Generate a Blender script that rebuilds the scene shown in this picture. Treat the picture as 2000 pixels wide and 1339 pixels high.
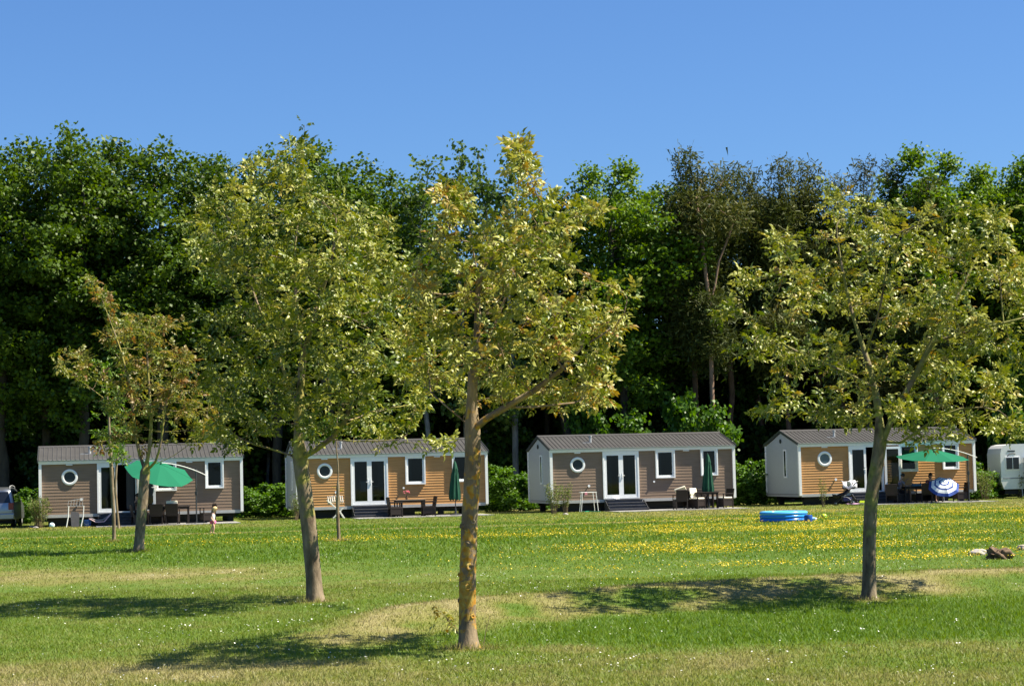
import bpy, bmesh, math, random
import numpy as np
from mathutils import Vector, Matrix, Euler
for o in list(bpy.data.objects): bpy.data.objects.remove(o)
S = bpy.context.scene
COL = S.collection
rad = math.radians
# ---------------------------------------------------------------- camera
FPX = 4000.0; CAMH = 1.9
PITCH = math.atan(250.5/FPX); ROLL = rad(1.42)
cam_d = bpy.data.cameras.new('camera'); cam = bpy.data.objects.new('camera', cam_d); COL.objects.link(cam)
cam_d.sensor_width = 36; cam_d.lens = 36*FPX/2000; cam_d.clip_start = .1; cam_d.clip_end = 3000
fwd = Vector((0, math.cos(PITCH), math.sin(PITCH))); up0 = Vector((0, -math.sin(PITCH), math.cos(PITCH))); rt0 = Vector((1, 0, 0))
CX = rt0*math.cos(ROLL) - up0*math.sin(ROLL)
CY = rt0*math.sin(ROLL) + up0*math.cos(ROLL)
CAMP = Vector((0, 0, CAMH))
cam.matrix_world = Matrix.Translation(CAMP) @ Matrix((CX, CY, -fwd)).transposed().to_4x4()
S.camera = cam
S.render.resolution_x = 1024; S.render.resolution_y = 685
# ---------------------------------------------------------------- world, sun, exposure
SUN_EL = rad(55); SUN_AZ = rad(94)          # azimuth clockwise from +Y
W = bpy.data.worlds.new('World'); S.world = W; W.use_nodes = True
wn = W.node_tree.nodes; wn.clear()
sky = wn.new('ShaderNodeTexSky'); sky.sky_type = 'NISHITA'; sky.sun_disc = False
sky.sun_elevation = SUN_EL; sky.sun_rotation = SUN_AZ
sky.air_density = 1.0; sky.dust_density = 0.6; sky.ozone_density = 4.0; sky.altitude = 0
bg = wn.new('ShaderNodeBackground'); bg.inputs[1].default_value = 0.05
tint = wn.new('ShaderNodeMixRGB'); tint.blend_type = 'MULTIPLY'; tint.inputs[0].default_value = 1; tint.inputs[2].default_value = (.60, .855, 1.18, 1)   # clear deep blue air
wo = wn.new('ShaderNodeOutputWorld')
W.node_tree.links.new(sky.outputs[0], tint.inputs[1]); W.node_tree.links.new(tint.outputs[0], bg.inputs[0]); W.node_tree.links.new(bg.outputs[0], wo.inputs[0])
sl = bpy.data.lights.new('sun', 'SUN'); sl.energy = 4.9; sl.angle = rad(0.5); sl.color = (1, .92, .75)
sun = bpy.data.objects.new('sun', sl); COL.objects.link(sun)
sdir = Vector((math.sin(SUN_AZ)*math.cos(SUN_EL), math.cos(SUN_AZ)*math.cos(SUN_EL), math.sin(SUN_EL)))
sun.rotation_euler = sdir.to_track_quat('Z', 'Y').to_euler()
S.view_settings.view_transform = 'Standard'; S.view_settings.look = 'None'; S.view_settings.gamma = 1
S.view_settings.exposure = 1.33
S.render.engine = 'CYCLES'
# ---------------------------------------------------------------- noise + terrain
_rg = np.random.RandomState(7).rand(256, 256)
def vnoise(x, y):
    x = np.asarray(x, float); y = np.asarray(y, float)
    xi = np.floor(x).astype(int); yi = np.floor(y).astype(int); fx = x-xi; fy = y-yi
    fx = fx*fx*(3-2*fx); fy = fy*fy*(3-2*fy)
    a = _rg[xi % 256, yi % 256]; b = _rg[(xi+1) % 256, yi % 256]; c = _rg[xi % 256, (yi+1) % 256]; d = _rg[(xi+1) % 256, (yi+1) % 256]
    return (a*(1-fx)+b*fx)*(1-fy)+(c*(1-fx)+d*fx)*fy
def fbm(x, y, o=4):
    s = 0; a = 1; t = 0
    for k in range(o):
        s = s+a*vnoise(np.asarray(x)*2**k+17*k, np.asarray(y)*2**k+31*k); t += a; a *= .55
    return s/t
def sstep(a, b, x):
    t = np.clip((np.asarray(x, float)-a)/(b-a), 0, 1); return t*t*(3-2*t)
CRX = [-30, -4.0, -2.4, -.3, 1.8, 5.2, 8, 12, 40]; CRY = [20, 23.0, 24.9, 27.2, 28.9, 30.6, 31.2, 31.8, 34]
def berm(x, y):
    yc = np.interp(x, CRX, CRY); d = np.asarray(y, float)-yc
    A = .26*sstep(-3.6, -1.2, x)
    return A*np.where(d < 0, np.exp(-(d/1.5)**2), np.exp(-(d/1.7)**2)), d, A
def gz(x, y):
    b, d, A = berm(x, y)
    return b + .05*(fbm(np.asarray(x)*.25+50, np.asarray(y)*.25, 3)-.5)*sstep(75, 50, y)
def ray(px, py):
    return fwd + CX*((px-1000)/FPX) - CY*((py-669.5)/FPX)
def P(px, py, D):
    r = ray(px, py); return CAMP + r*(D/r.y)
def G(px, py):
    r = ray(px, py); z = 0.0
    if r.z >= -1e-4: return Vector((0, 300, 0))
    for k in range(12):
        p = CAMP + r*((z-CAMH)/r.z); z = .5*z+.5*float(gz(p.x, p.y))
    return Vector((p.x, p.y, float(gz(p.x, p.y))))
# ---------------------------------------------------------------- tags
def tag(o, label=None, cat=None, group=None, kind=None):
    if label: o['label'] = label
    if cat: o['category'] = cat
    if group: o['group'] = group
    if kind: o['kind'] = kind
    return o
def empty(name, label, cat, loc=(0, 0, 0), rz=0, group=None):
    o = bpy.data.objects.new(name, None); COL.objects.link(o); o.empty_display_size = .1
    o.location = loc; o.rotation_euler = (0, 0, rz); return tag(o, label, cat, group)
def copy_tree(o, parent=None):
    c = o.copy(); COL.objects.link(c)
    if parent: c.parent = parent
    for ch in list(o.children): copy_tree(ch, c)
    return c
# ---------------------------------------------------------------- materials
def nt(m):
    m.use_nodes = True; n = m.node_tree.nodes; n.clear(); return n, m.node_tree.links
def ramp(n, stops):
    r = n.new('ShaderNodeValToRGB'); e = r.color_ramp.elements
    while len(e) < len(stops): e.new(.5)
    for i, (p, c) in enumerate(stops): e[i].position = p; e[i].color = (*c, 1)
    return r
KA = .74        # overall albedo level for this exposure
def mat(name, col, rough=.6, var=.12, scale=8, spec=.4, metal=0, bump=0, col2=None, stretch=(1, 1, 1)):
    if max(col) < .6: col = tuple(c*KA for c in col); col2 = tuple(c*KA for c in col2) if col2 else None
    m = bpy.data.materials.new(name); n, l = nt(m)
    tc = n.new('ShaderNodeTexCoord'); mp = n.new('ShaderNodeMapping'); mp.inputs[3].default_value = stretch
    nz = n.new('ShaderNodeTexNoise'); nz.inputs['Scale'].default_value = scale; nz.inputs['Detail'].default_value = 5
    l.new(tc.outputs['Object'], mp.inputs[0]); l.new(mp.outputs[0], nz.inputs[0])
    c2 = col2 or tuple(min(1, c*(1+var)) for c in col); c1 = col if col2 else tuple(c*(1-var) for c in col)
    r = ramp(n, [(.3, c1), (.7, c2)]); l.new(nz.outputs[0], r.inputs[0])
    b = n.new('ShaderNodeBsdfPrincipled'); b.inputs['Roughness'].default_value = rough
    b.inputs['Specular IOR Level'].default_value = spec; b.inputs['Metallic'].default_value = metal
    l.new(r.outputs[0], b.inputs[0])
    if bump:
        bp = n.new('ShaderNodeBump'); bp.inputs['Strength'].default_value = bump; bp.inputs['Distance'].default_value = .01
        l.new(nz.outputs[0], bp.inputs['Height']); l.new(bp.outputs[0], b.inputs['Normal'])
    o = n.new('ShaderNodeOutputMaterial'); l.new(b.outputs[0], o.inputs[0]); return m
def leafmat(name, stops, trans=.35, rough=.45, spec=.35, tcol=1.25):
    """leaf colour picked per leaf by the 'rnd' attribute"""
    m = bpy.data.materials.new(name); n, l = nt(m)
    if 'petal' not in name: stops = [(p, tuple(q*KA for q in c)) for p, c in stops]
    at = n.new('ShaderNodeAttribute'); at.attribute_name = 'rnd'
    oi = n.new('ShaderNodeObjectInfo')
    ma = n.new('ShaderNodeMath'); ma.operation = 'MULTIPLY_ADD'; ma.inputs[1].default_value = .22; l.new(oi.outputs['Random'], ma.inputs[0])
    ms = n.new('ShaderNodeMath'); ms.operation = 'MULTIPLY'; ms.inputs[1].default_value = .8; l.new(at.outputs['Fac'], ms.inputs[0])
    l.new(ms.outputs[0], ma.inputs[2])
    r = ramp(n, stops); l.new(ma.outputs[0], r.inputs[0])
    b = n.new('ShaderNodeBsdfPrincipled'); b.inputs['Roughness'].default_value = rough; b.inputs['Specular IOR Level'].default_value = spec
    l.new(r.outputs[0], b.inputs[0])
    t = n.new('ShaderNodeBsdfTranslucent'); hs = n.new('ShaderNodeHueSaturation'); hs.inputs['Value'].default_value = tcol; hs.inputs['Saturation'].default_value = 1.15
    hs.inputs['Hue'].default_value = .49
    l.new(r.outputs[0], hs.inputs['Color']); l.new(hs.outputs[0], t.inputs[0])
    mx = n.new('ShaderNodeMixShader'); mx.inputs[0].default_value = trans
    l.new(b.outputs[0], mx.inputs[1]); l.new(t.outputs[0], mx.inputs[2])
    o = n.new('ShaderNodeOutputMaterial'); l.new(mx.outputs[0], o.inputs[0]); return m
def glassmat(name, tint=(.75, .8, .82), gl=.10):
    m = bpy.data.materials.new(name); n, l = nt(m)
    t = n.new('ShaderNodeBsdfTransparent'); t.inputs[0].default_value = (*tint, 1)
    g = n.new('ShaderNodeBsdfGlossy'); g.inputs['Roughness'].default_value = .03
    nz = n.new('ShaderNodeTexNoise'); nz.inputs['Scale'].default_value = 1.3
    bp = n.new('ShaderNodeBump'); bp.inputs['Strength'].default_value = .05; l.new(nz.outputs[0], bp.inputs['Height']); l.new(bp.outputs[0], g.inputs['Normal'])
    mx = n.new('ShaderNodeMixShader'); mx.inputs[0].default_value = gl
    l.new(t.outputs[0], mx.inputs[1]); l.new(g.outputs[0], mx.inputs[2])
    o = n.new('ShaderNodeOutputMaterial'); l.new(mx.outputs[0], o.inputs[0]); return m
# ---------------------------------------------------------------- mesh building
def link_mesh(name, me, m, parent=None, loc=None):
    o = bpy.data.objects.new(name, me); COL.objects.link(o)
    if m is not None:
        for q in (m if isinstance(m, (list, tuple)) else [m]): me.materials.append(q)
    if parent: o.parent = parent
    if loc is not None: o.location = loc
    return o
class MB:
    def __init__(s): s.v = []; s.f = []; s.mi = []
    def add(s, vs, fs, mi=0):
        b = len(s.v); s.v += [tuple(v) for v in vs]; s.f += [tuple(i+b for i in f) for f in fs]; s.mi += [mi]*len(fs); return s
    def box(s, x0, x1, y0, y1, z0, z1, M=None, mi=0, bev=0):
        if bev:
            bm = bmesh.new(); bmesh.ops.create_cube(bm, size=1)
            for v in bm.verts: v.co = Vector(((x0+x1)/2+v.co.x*(x1-x0), (y0+y1)/2+v.co.y*(y1-y0), (z0+z1)/2+v.co.z*(z1-z0)))
            bmesh.ops.bevel(bm, geom=bm.edges[:], offset=bev, segments=2, affect='EDGES', profile=.6)
            bm.verts.ensure_lookup_table(); vs = [v.co.copy() for v in bm.verts]; fs = [[v.index for v in f.verts] for f in bm.faces]; bm.free()
            if M: vs = [M @ v for v in vs]
            return s.add(vs, fs, mi)
        vs = [Vector(p) for p in ((x0, y0, z0), (x1, y0, z0), (x1, y1, z0), (x0, y1, z0), (x0, y0, z1), (x1, y0, z1), (x1, y1, z1), (x0, y1, z1))]
        if M: vs = [M @ v for v in vs]
        return s.add(vs, [(0, 3, 2, 1), (4, 5, 6, 7), (0, 1, 5, 4), (1, 2, 6, 5), (2, 3, 7, 6), (3, 0, 4, 7)], mi)
    def tube(s, pts, r, n=8, cap=True, mi=0):
        pts = [Vector(p) for p in pts]; rs = r if isinstance(r, (list, tuple)) else [r]*len(pts)
        vs = []; t0 = (pts[1]-pts[0]).normalized(); a = t0.orthogonal().normalized()
        for i, p in enumerate(pts):
            t = (pts[min(i+1, len(pts)-1)]-pts[max(i-1, 0)]).normalized()
            a = (a - t*a.dot(t)).normalized(); b = t.cross(a)
            for k in range(n):
                q = 2*math.pi*k/n; vs.append(p+(a*math.cos(q)+b*math.sin(q))*rs[i])
        fs = [(i*n+k, i*n+(k+1) % n, (i+1)*n+(k+1) % n, (i+1)*n+k) for i in range(len(pts)-1) for k in range(n)]
        if cap: fs += [tuple(reversed(range(n))), tuple(range((len(pts)-1)*n, len(pts)*n))]
        return s.add(vs, fs, mi)
    def lathe(s, prof, n=24, M=None, mi=0):
        vs = []; fs = []
        for r, z in prof:
            for k in range(n): q = 2*math.pi*k/n; vs.append(Vector((r*math.cos(q), r*math.sin(q), z)))
        for i in range(len(prof)-1):
            for k in range(n): fs.append((i*n+k, i*n+(k+1) % n, (i+1)*n+(k+1) % n, (i+1)*n+k))
        if M: vs = [M @ v for v in vs]
        return s.add(vs, fs, mi)
    def prism(s, poly, h0, h1, M=None, mi=0):      # poly in xz, extruded along y
        n = len(poly); vs = [Vector((x, h0, z)) for x, z in poly]+[Vector((x, h1, z)) for x, z in poly]
        if M: vs = [M @ v for v in vs]
        return s.add(vs, [tuple(range(n)), tuple(reversed(range(n, 2*n)))]+[(k, k+n, (k+1) % n+n, (k+1) % n) for k in range(n)], mi)
    def build(s, name, m, parent=None, smooth=False, loc=None, rz=0, sub=0):
        me = bpy.data.meshes.new(name); me.from_pydata(s.v, [], s.f); me.update()
        if isinstance(m, (list, tuple)): me.polygons.foreach_set('material_index', s.mi)
        bm = bmesh.new(); bm.from_mesh(me); bmesh.ops.recalc_face_normals(bm, faces=bm.faces[:]); bm.to_mesh(me); bm.free()
        if smooth:
            me.polygons.foreach_set('use_smooth', [True]*len(me.polygons))
        o = link_mesh(name, me, m, parent, loc); o.rotation_euler = (0, 0, rz)
        if smooth: me.set_sharp_from_angle(angle=rad(40))
        if sub: md = o.modifiers.new('s', 'SUBSURF'); md.levels = sub; md.render_levels = sub
        return o
def np_mesh(name, v, f, m, parent=None, attr=None, smooth=False, loc=None):
    """v (N,3), f (M,k) arrays; attr: dict name -> per-face float array"""
    v = np.ascontiguousarray(v, dtype=np.float32); f = np.ascontiguousarray(f, dtype=np.int32); k = f.shape[1]
    me = bpy.data.meshes.new(name); me.vertices.add(len(v)); me.vertices.foreach_set('co', v.ravel())
    me.loops.add(f.size); me.loops.foreach_set('vertex_index', f.ravel())
    me.polygons.add(len(f)); me.polygons.foreach_set('loop_start', np.arange(0, f.size, k, dtype=np.int32))
    if smooth: me.polygons.foreach_set('use_smooth', np.ones(len(f), bool))
    me.update(calc_edges=True)
    for a, d in (attr or {}).items():
        at = me.attributes.new(a, 'FLOAT', 'FACE'); at.data.foreach_set('value', np.ascontiguousarray(d, dtype=np.float32))
    return link_mesh(name, me, m, parent, loc)
def rotmats(rs, n, tilt=None):
    """random rotations; tilt limits the lean of local z from world up (radians)"""
    az = rs.rand(n)*2*np.pi; ti = (rs.rand(n)**.7)*(np.pi if tilt is None else tilt); sp = rs.rand(n)*2*np.pi
    def Rz(a): c, s = np.cos(a), np.sin(a); z = np.zeros_like(a); o = np.ones_like(a); return np.stack([np.stack([c, -s, z], 1), np.stack([s, c, z], 1), np.stack([z, z, o], 1)], 1)
    def Ry(a): c, s = np.cos(a), np.sin(a); z = np.zeros_like(a); o = np.ones_like(a); return np.stack([np.stack([c, z, s], 1), np.stack([z, o, z], 1), np.stack([-s, z, c], 1)], 1)
    return Rz(az) @ Ry(ti) @ Rz(sp)
def scatter(tv, tf, pos, R, sc):
    """template verts (K,3), faces (F,k) -> world verts/faces and template-face owner"""
    n = len(pos); v = np.einsum('nij,kj->nki', R, tv)*np.asarray(sc).reshape(-1, 1, 1)+pos[:, None, :]
    f = tf[None]+(np.arange(n)*len(tv))[:, None, None]
    return v.reshape(-1, 3), f.reshape(-1, tf.shape[1]), np.repeat(np.arange(n), len(tf))
# ================================================================= GROUND
PXL = lambda px, D: (px-1000)/FPX*D
HTH = rad(11.9)
PATH = lambda x: 71.9+.24*np.maximum(x, 0)
TB = [(G(*q).x, G(*q).y) for q in ((915, 1266), (616, 1174), (1698, 1169), (270, 1077), (223, 1058), (662, 1056))]
def dryness(x, y):
    x = np.asarray(x, float); y = np.asarray(y, float)
    b, d, A = berm(x, y)
    n = fbm(x*.5, y*.35, 4); n2 = fbm(x*1.7+9, y*1.1+4, 3); n3 = fbm(x*.12+3, y*.08+40, 3)
    near = sstep(22.8, 20.2, y-.12*np.abs(x)+2.2*(n-.5))*(.22+.5*n)+.16*sstep(30, 23, y)*sstep(1.0, -2.5, x)
    bt = sstep(-3.4, -1.4, d+1.6*(n-.5))*sstep(.9, -.1, d)*sstep(-3.8, -1.5, x)*(.26+1.15*(n2-.32))
    spot = np.exp(-((x-.6)/1.1)**2-((y-21.9)/.7)**2)*.6
    left = np.exp(-((y-42)/5.5)**2)*sstep(-1.5, -6, x)*(.05+.8*n)
    mid = .10+.30*(n3-.4)*2*sstep(28, 34, y)
    path = np.exp(-((y-PATH(x)+1.4*(fbm(x*.2, x*0, 2)-.5))/.65)**2)*(.62+.5*n)
    far = sstep(74, 82, y)*.38*(.6+.8*n)
    left2 = .26*sstep(46, 34, y)*sstep(2, -4, x)
    lush = sstep(-.2, 1.2, x)*sstep(21.3, 22.6, y)*sstep(26.5+.25*x, 25+.25*x, y)*.35
    spot = np.maximum(spot, 1.1*np.exp(-((x+4.75)/.35)**2-((y-19.0)/.9)**2))
    for bx, by in TB: spot = np.maximum(spot, .75*np.exp(-((x-bx)**2+((y-by)*.8)**2)/.14))
    t = np.maximum.reduce([near, bt, spot, left, path, far+0*x, left2+0*x])+mid+.42*(n2-.5)-lush
    return np.clip(t, 0, 1)
def make_ground():
    ys = [14.0]
    while ys[-1] < 100: ys.append(ys[-1]+.12+(ys[-1]-14)*.006)
    ys = np.array([-60, -20, 5, 10]+ys+[130, 180, 300, 600, 1200, 2600.])
    us = np.concatenate([[-1200, -300, -90, -45], np.linspace(-30, 30, 260), [45, 90, 300, 1200]])
    X, Y = np.meshgrid(us, ys); Xs = X*np.clip(Y/95+.05, .42, 1) if False else X
    Z = gz(Xs, Y); v = np.stack([Xs, Y, Z], 2).reshape(-1, 3); nx = len(us)
    i = np.arange(len(ys)-1)[:, None]*nx+np.arange(nx-1)[None]; i = i.ravel()
    f = np.stack([i, i+1, i+nx+1, i+nx], 1)
    m = bpy.data.materials.new('lawn'); n, l = nt(m)
    at = n.new('ShaderNodeAttribute'); at.attribute_name = 'dry'
    tc = n.new('ShaderNodeTexCoord'); nz = n.new('ShaderNodeTexNoise'); nz.inputs['Scale'].default_value = 5; nz.inputs['Detail'].default_value = 8
    nz2 = n.new('ShaderNodeTexNoise'); nz2.inputs['Scale'].default_value = 55; nz2.inputs['Detail'].default_value = 4
    l.new(tc.outputs['Object'], nz.inputs[0]); l.new(tc.outputs['Object'], nz2.inputs[0])
    a1 = n.new('ShaderNodeMath'); a1.operation = 'MULTIPLY_ADD'; a1.inputs[1].default_value = .5; l.new(nz.outputs[0], a1.inputs[0]); l.new(at.outputs['Fac'], a1.inputs[2])
    a2 = n.new('ShaderNodeMath'); a2.operation = 'MULTIPLY_ADD'; a2.inputs[1].default_value = .5; l.new(nz2.outputs[0], a2.inputs[0]); l.new(a1.outputs[0], a2.inputs[2])
    a3 = n.new('ShaderNodeMath'); a3.operation = 'SUBTRACT'; a3.inputs[1].default_value = .5; l.new(a2.outputs[0], a3.inputs[0])
    r = ramp(n, [(p, tuple(q*KA for q in c)) for p, c in [(0, (.075, .155, .014)), (.35, (.13, .21, .028)), (.65, (.24, .24, .06)), (1, (.38, .33, .15))]]); l.new(a3.outputs[0], r.inputs[0])
    b = n.new('ShaderNodeBsdfPrincipled'); b.inputs['Roughness'].default_value = .85; b.inputs['Specular IOR Level'].default_value = .15
    bp = n.new('ShaderNodeBump'); bp.inputs['Strength'].default_value = .8; bp.inputs['Distance'].default_value = .05
    l.new(nz2.outputs[0], bp.inputs['Height']); l.new(bp.outputs[0], b.inputs['Normal'])
    l.new(r.outputs[0], b.inputs[0]); o = n.new('ShaderNodeOutputMaterial'); l.new(b.outputs[0], o.inputs[0])
    c = v.reshape(-1, 3)[f].mean(1)
    ob = np_mesh('ground', v, f, m, smooth=True)
    at = ob.data.attributes.new('dry', 'FLOAT', 'POINT'); at.data.foreach_set('value', dryness(v[:, 0], v[:, 1]).astype(np.float32))
    tag(ob, 'wide mown lawn with dry straw patches in front of the mobile homes', kind='structure')
make_ground()
def in_frame(n, rs, d0, d1, power=1.0, margin=.04):
    D = d0+(d1-d0)*rs.rand(n)**power
    X = D*(rs.rand(n)-.5)*(.5+2*margin)
    return X, D
HOMES_PATIO = []   # filled below: (origin, x0, x1, y0) local rectangles kept free of grass
def home_frame(xl, xr, L=8.67):
    a = (xl-1000)/FPX; b = (xr-1000)/FPX; c, s = math.cos(HTH), math.sin(HTH)
    Y = (L*c-b*L*s)/(b-a); return Vector((a*Y, Y, 0))
HPX = [(72, 468), (573, 945), (1068, 1427), (1552, 1895)]
HORG = [home_frame(*p) for p in HPX]
HM = [Matrix.Translation(o) @ Matrix.Rotation(HTH, 4, 'Z') for o in HORG]
def not_patio(x, y):
    keep = np.ones(len(x), bool); c, s = math.cos(HTH), math.sin(HTH)
    for o in HORG:
        dx = x-o.x; dy = y-o.y; u = dx*c+dy*s; w = -dx*s+dy*c
        keep &= ~((u > 2.2) & (u < 8.4) & (w > -3.0) & (w < 4.8)) & ~((u > -.1) & (u < 8.8) & (w > .3) & (w < 4.8))
    return keep
def blades(name, X, Y, h, w, seed, m, label, cls, stems=None, hz=None):
    rs = np.random.RandomState(seed); n = len(X); Z = gz(X, Y)
    a = rs.rand(n)*2*np.pi; lean = h*(.15+.9*rs.rand(n)); la = rs.rand(n)*2*np.pi
    dx = np.cos(a)*w; dy = np.sin(a)*w
    p = np.stack([X, Y, Z-.005], 1)
    A_ = p-np.stack([dx, dy, 0*dx], 1); B = p+np.stack([dx, dy, 0*dx], 1); T = p+np.stack([np.cos(la)*lean, np.sin(la)*lean, h], 1)
    v = np.stack([A_, B, T], 1).reshape(-1, 3); f = np.arange(3*n).reshape(-1, 3)
    ob = np_mesh(name, v, f, m, attr={'rnd': cls})
    return tag(ob, label, 'grass', kind='stuff')
def grassmat():
    m = leafmat('grass blades', [(0, (.085, .17, .012)), (.15, (.145, .255, .020)), (.38, (.205, .30, .036)), (.62, (.28, .295, .08)), (.85, (.44, .39, .18)), (1, (.60, .53, .30))], trans=.4, rough=.5, spec=.25, tcol=1.2)
    # no per-object shift for one object
    return m
GM = grassmat()
def make_grass():
    rs = np.random.RandomState(3)
    X1, Y1 = in_frame(260000, rs, 16.5, 36, 1.15)
    X2, Y2 = in_frame(210000, rs, 34, 100, 1.0)
    X = np.concatenate([X1, X2]); Y = np.concatenate([Y1, Y2]); k = not_patio(X, Y); X = X[k]; Y = Y[k]; n = len(X)
    ex = [rs.randn(260, 2)*[.20, .16]+b for b in TB]; ex = np.concatenate(ex); X = np.concatenate([X, ex[:, 0]]); Y = np.concatenate([Y, ex[:, 1]]); nt_ = len(X)-len(ex); n = len(X)
    d = dryness(X, Y); tuft = fbm(X*3, Y*3, 3)
    lush = sstep(.35, .1, d)
    far = sstep(30, 60, Y)
    h = (.020+.026*rs.rand(n)+.026*lush*tuft)*(1+.35*far); h *= .7+.6*rs.rand(n); h[nt_:] *= 2.2
    w = (.0045+.004*rs.rand(n))*(1+1.7*far)
    cls = np.clip(d*.85+.30*(rs.rand(n)-.5)+.10+.25*(tuft-.5), 0, 1)
    blades('grass', X, Y, h, w, 4, GM, 'short grass blades covering the lawn', cls)
make_grass()
def flower(name, X, Y, z, sz, m, seed, label, cat):
    rs = np.random.RandomState(seed); n = len(X)
    t = np.array([[0, 0, 0]]+[[math.cos(q*math.pi/2.5), math.sin(q*math.pi/2.5), .35] for q in range(5)])
    f = np.array([[0, 1+i, 1+(i+1) % 5] for i in range(5)])
    pos = np.stack([X, Y, gz(X, Y)+z], 1)
    v, fc, ow = scatter(t, f, pos, rotmats(rs, n, .9), sz)
    ob = np_mesh(name, v, fc, m, attr={'rnd': rs.rand(n)[ow]})
    return tag(ob, label, cat, kind='stuff')
def make_flowers():
    rs = np.random.RandomState(11)
    ym = leafmat('buttercup petals', [(0, (.66, .46, .01)), (1, (.78, .62, .03))], trans=.25, rough=.35)
    X, Y = in_frame(260000, rs, 34, 84, 1.0)
    band = fbm(X*.10+5, Y*.42-X*.05, 4); clump = fbm(X*.7, Y*.6, 4)
    xr = X/Y                                             # more of them to the right
    dens = (.12+.88*sstep(.42, .6, clump))*sstep(.45, .70, band+.35*(clump-.5))*sstep(-.03, .16, xr)*sstep(34, 42, Y-1.5*sstep(0, .2, xr))*sstep(81+.2*X, 70+.2*X, Y)
    dens += .08*sstep(.5, .7, band+.3*(clump-.5))*sstep(.3, -.1, xr)*sstep(52, 60, Y)
    dens += .035*sstep(.45, .6, clump)*sstep(-.1, .05, xr)
    yb = 60+.1*X; dens += .38*np.exp(-((Y-yb)/1.8)**2)*sstep(.45, .62, fbm(X*.25+7, Y*.5, 3))*sstep(-.27, 0, xr)
    dens *= 1-np.exp(-((Y-PATH(X))/1.3)**2)
    k = (rs.rand(len(X)) < dens*1.0) & not_patio(X, Y); X = X[k]; Y = Y[k]
    flower('buttercups', X, Y, .05+.07*rs.rand(len(X)), .008+.009*rs.rand(len(X)), ym, 12, 'yellow buttercups flowering in bands across the middle of the lawn', 'flowers')
    X, Y = in_frame(160, rs, 19.5, 22.5); X = 3.9+1.2*rs.rand(160)+.2*(Y-20)
    wm = leafmat('daisy petals', [(0, (.75, .75, .68)), (1, (.85, .85, .8))], trans=.25)
    X, Y = in_frame(9000, rs, 17, 52, 1.0); c = fbm(X*1.1+3, Y*.8, 3); k = rs.rand(len(X)) < .03+.65*sstep(.56, .72, c); X = X[k]; Y = Y[k]
    flower('daisies', X, Y, .04+.03*rs.rand(len(X)), .007+.005*rs.rand(len(X)), wm, 13, 'tiny white daisies dotted over the near lawn', 'flowers')
make_flowers()
# ================================================================= TREES
def colonize(att, init, step, di, dk, rs, iters=140, trop=(0, 0, .05), maxn=9000):
    """space colonization; init = list of (point, parent)"""
    pos = [np.array(p, float) for p, _ in init]; par = [q for _, q in init]
    att = np.array(att, float); P0 = np.array(pos)
    d = np.linalg.norm(att[:, None]-P0[None], axis=2); near = d.argmin(1); dist = d.min(1)
    alive = dist > dk; trop = np.array(trop); kids = {}
    for it in range(iters):
        idx = np.where(alive & (dist < di))[0]
        if len(idx) == 0:
            if it == 0 or not alive.any(): break
            di *= 1.5
            if di > 60: break
            continue
        nb = near[idx]; vec = att[idx]-np.array(pos)[nb]; vec /= np.linalg.norm(vec, axis=1)[:, None]+1e-9
        u, inv = np.unique(nb, return_inverse=True); sv = np.zeros((len(u), 3)); np.add.at(sv, inv, vec)
        ln = np.linalg.norm(sv, axis=1)[:, None]; sv = sv/np.maximum(ln, 1e-6)+trop+rs.randn(len(u), 3)*.12
        sv /= np.linalg.norm(sv, axis=1)[:, None]
        new = np.array(pos)[u]+sv*step; base = len(pos); keep = []
        for j, q in enumerate(u):
            if kids.get(q, 0) >= 4: continue
            kids[q] = kids.get(q, 0)+1; keep.append(j); pos.append(new[j]); par.append(int(q))
        if not keep: break
        nn = new[keep]; d = np.linalg.norm(att[:, None]-nn[None], axis=2); am = d.argmin(1); dm = d.min(1)
        up = dm < dist; near[up] = am[up]+base; dist[up] = dm[up]; alive &= dist > dk
        if len(pos) > maxn: break
    return np.array(pos), np.array(par)
def radii(par, tip, ex=2.35):
    n = len(par); acc = np.zeros(n)
    for i in range(n-1, -1, -1):
        r = acc[i]**(1/ex) if acc[i] > 0 else tip; r = max(r, tip)
        if par[i] >= 0: acc[par[i]] += r**ex
        acc[i] = r
    return acc
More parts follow.
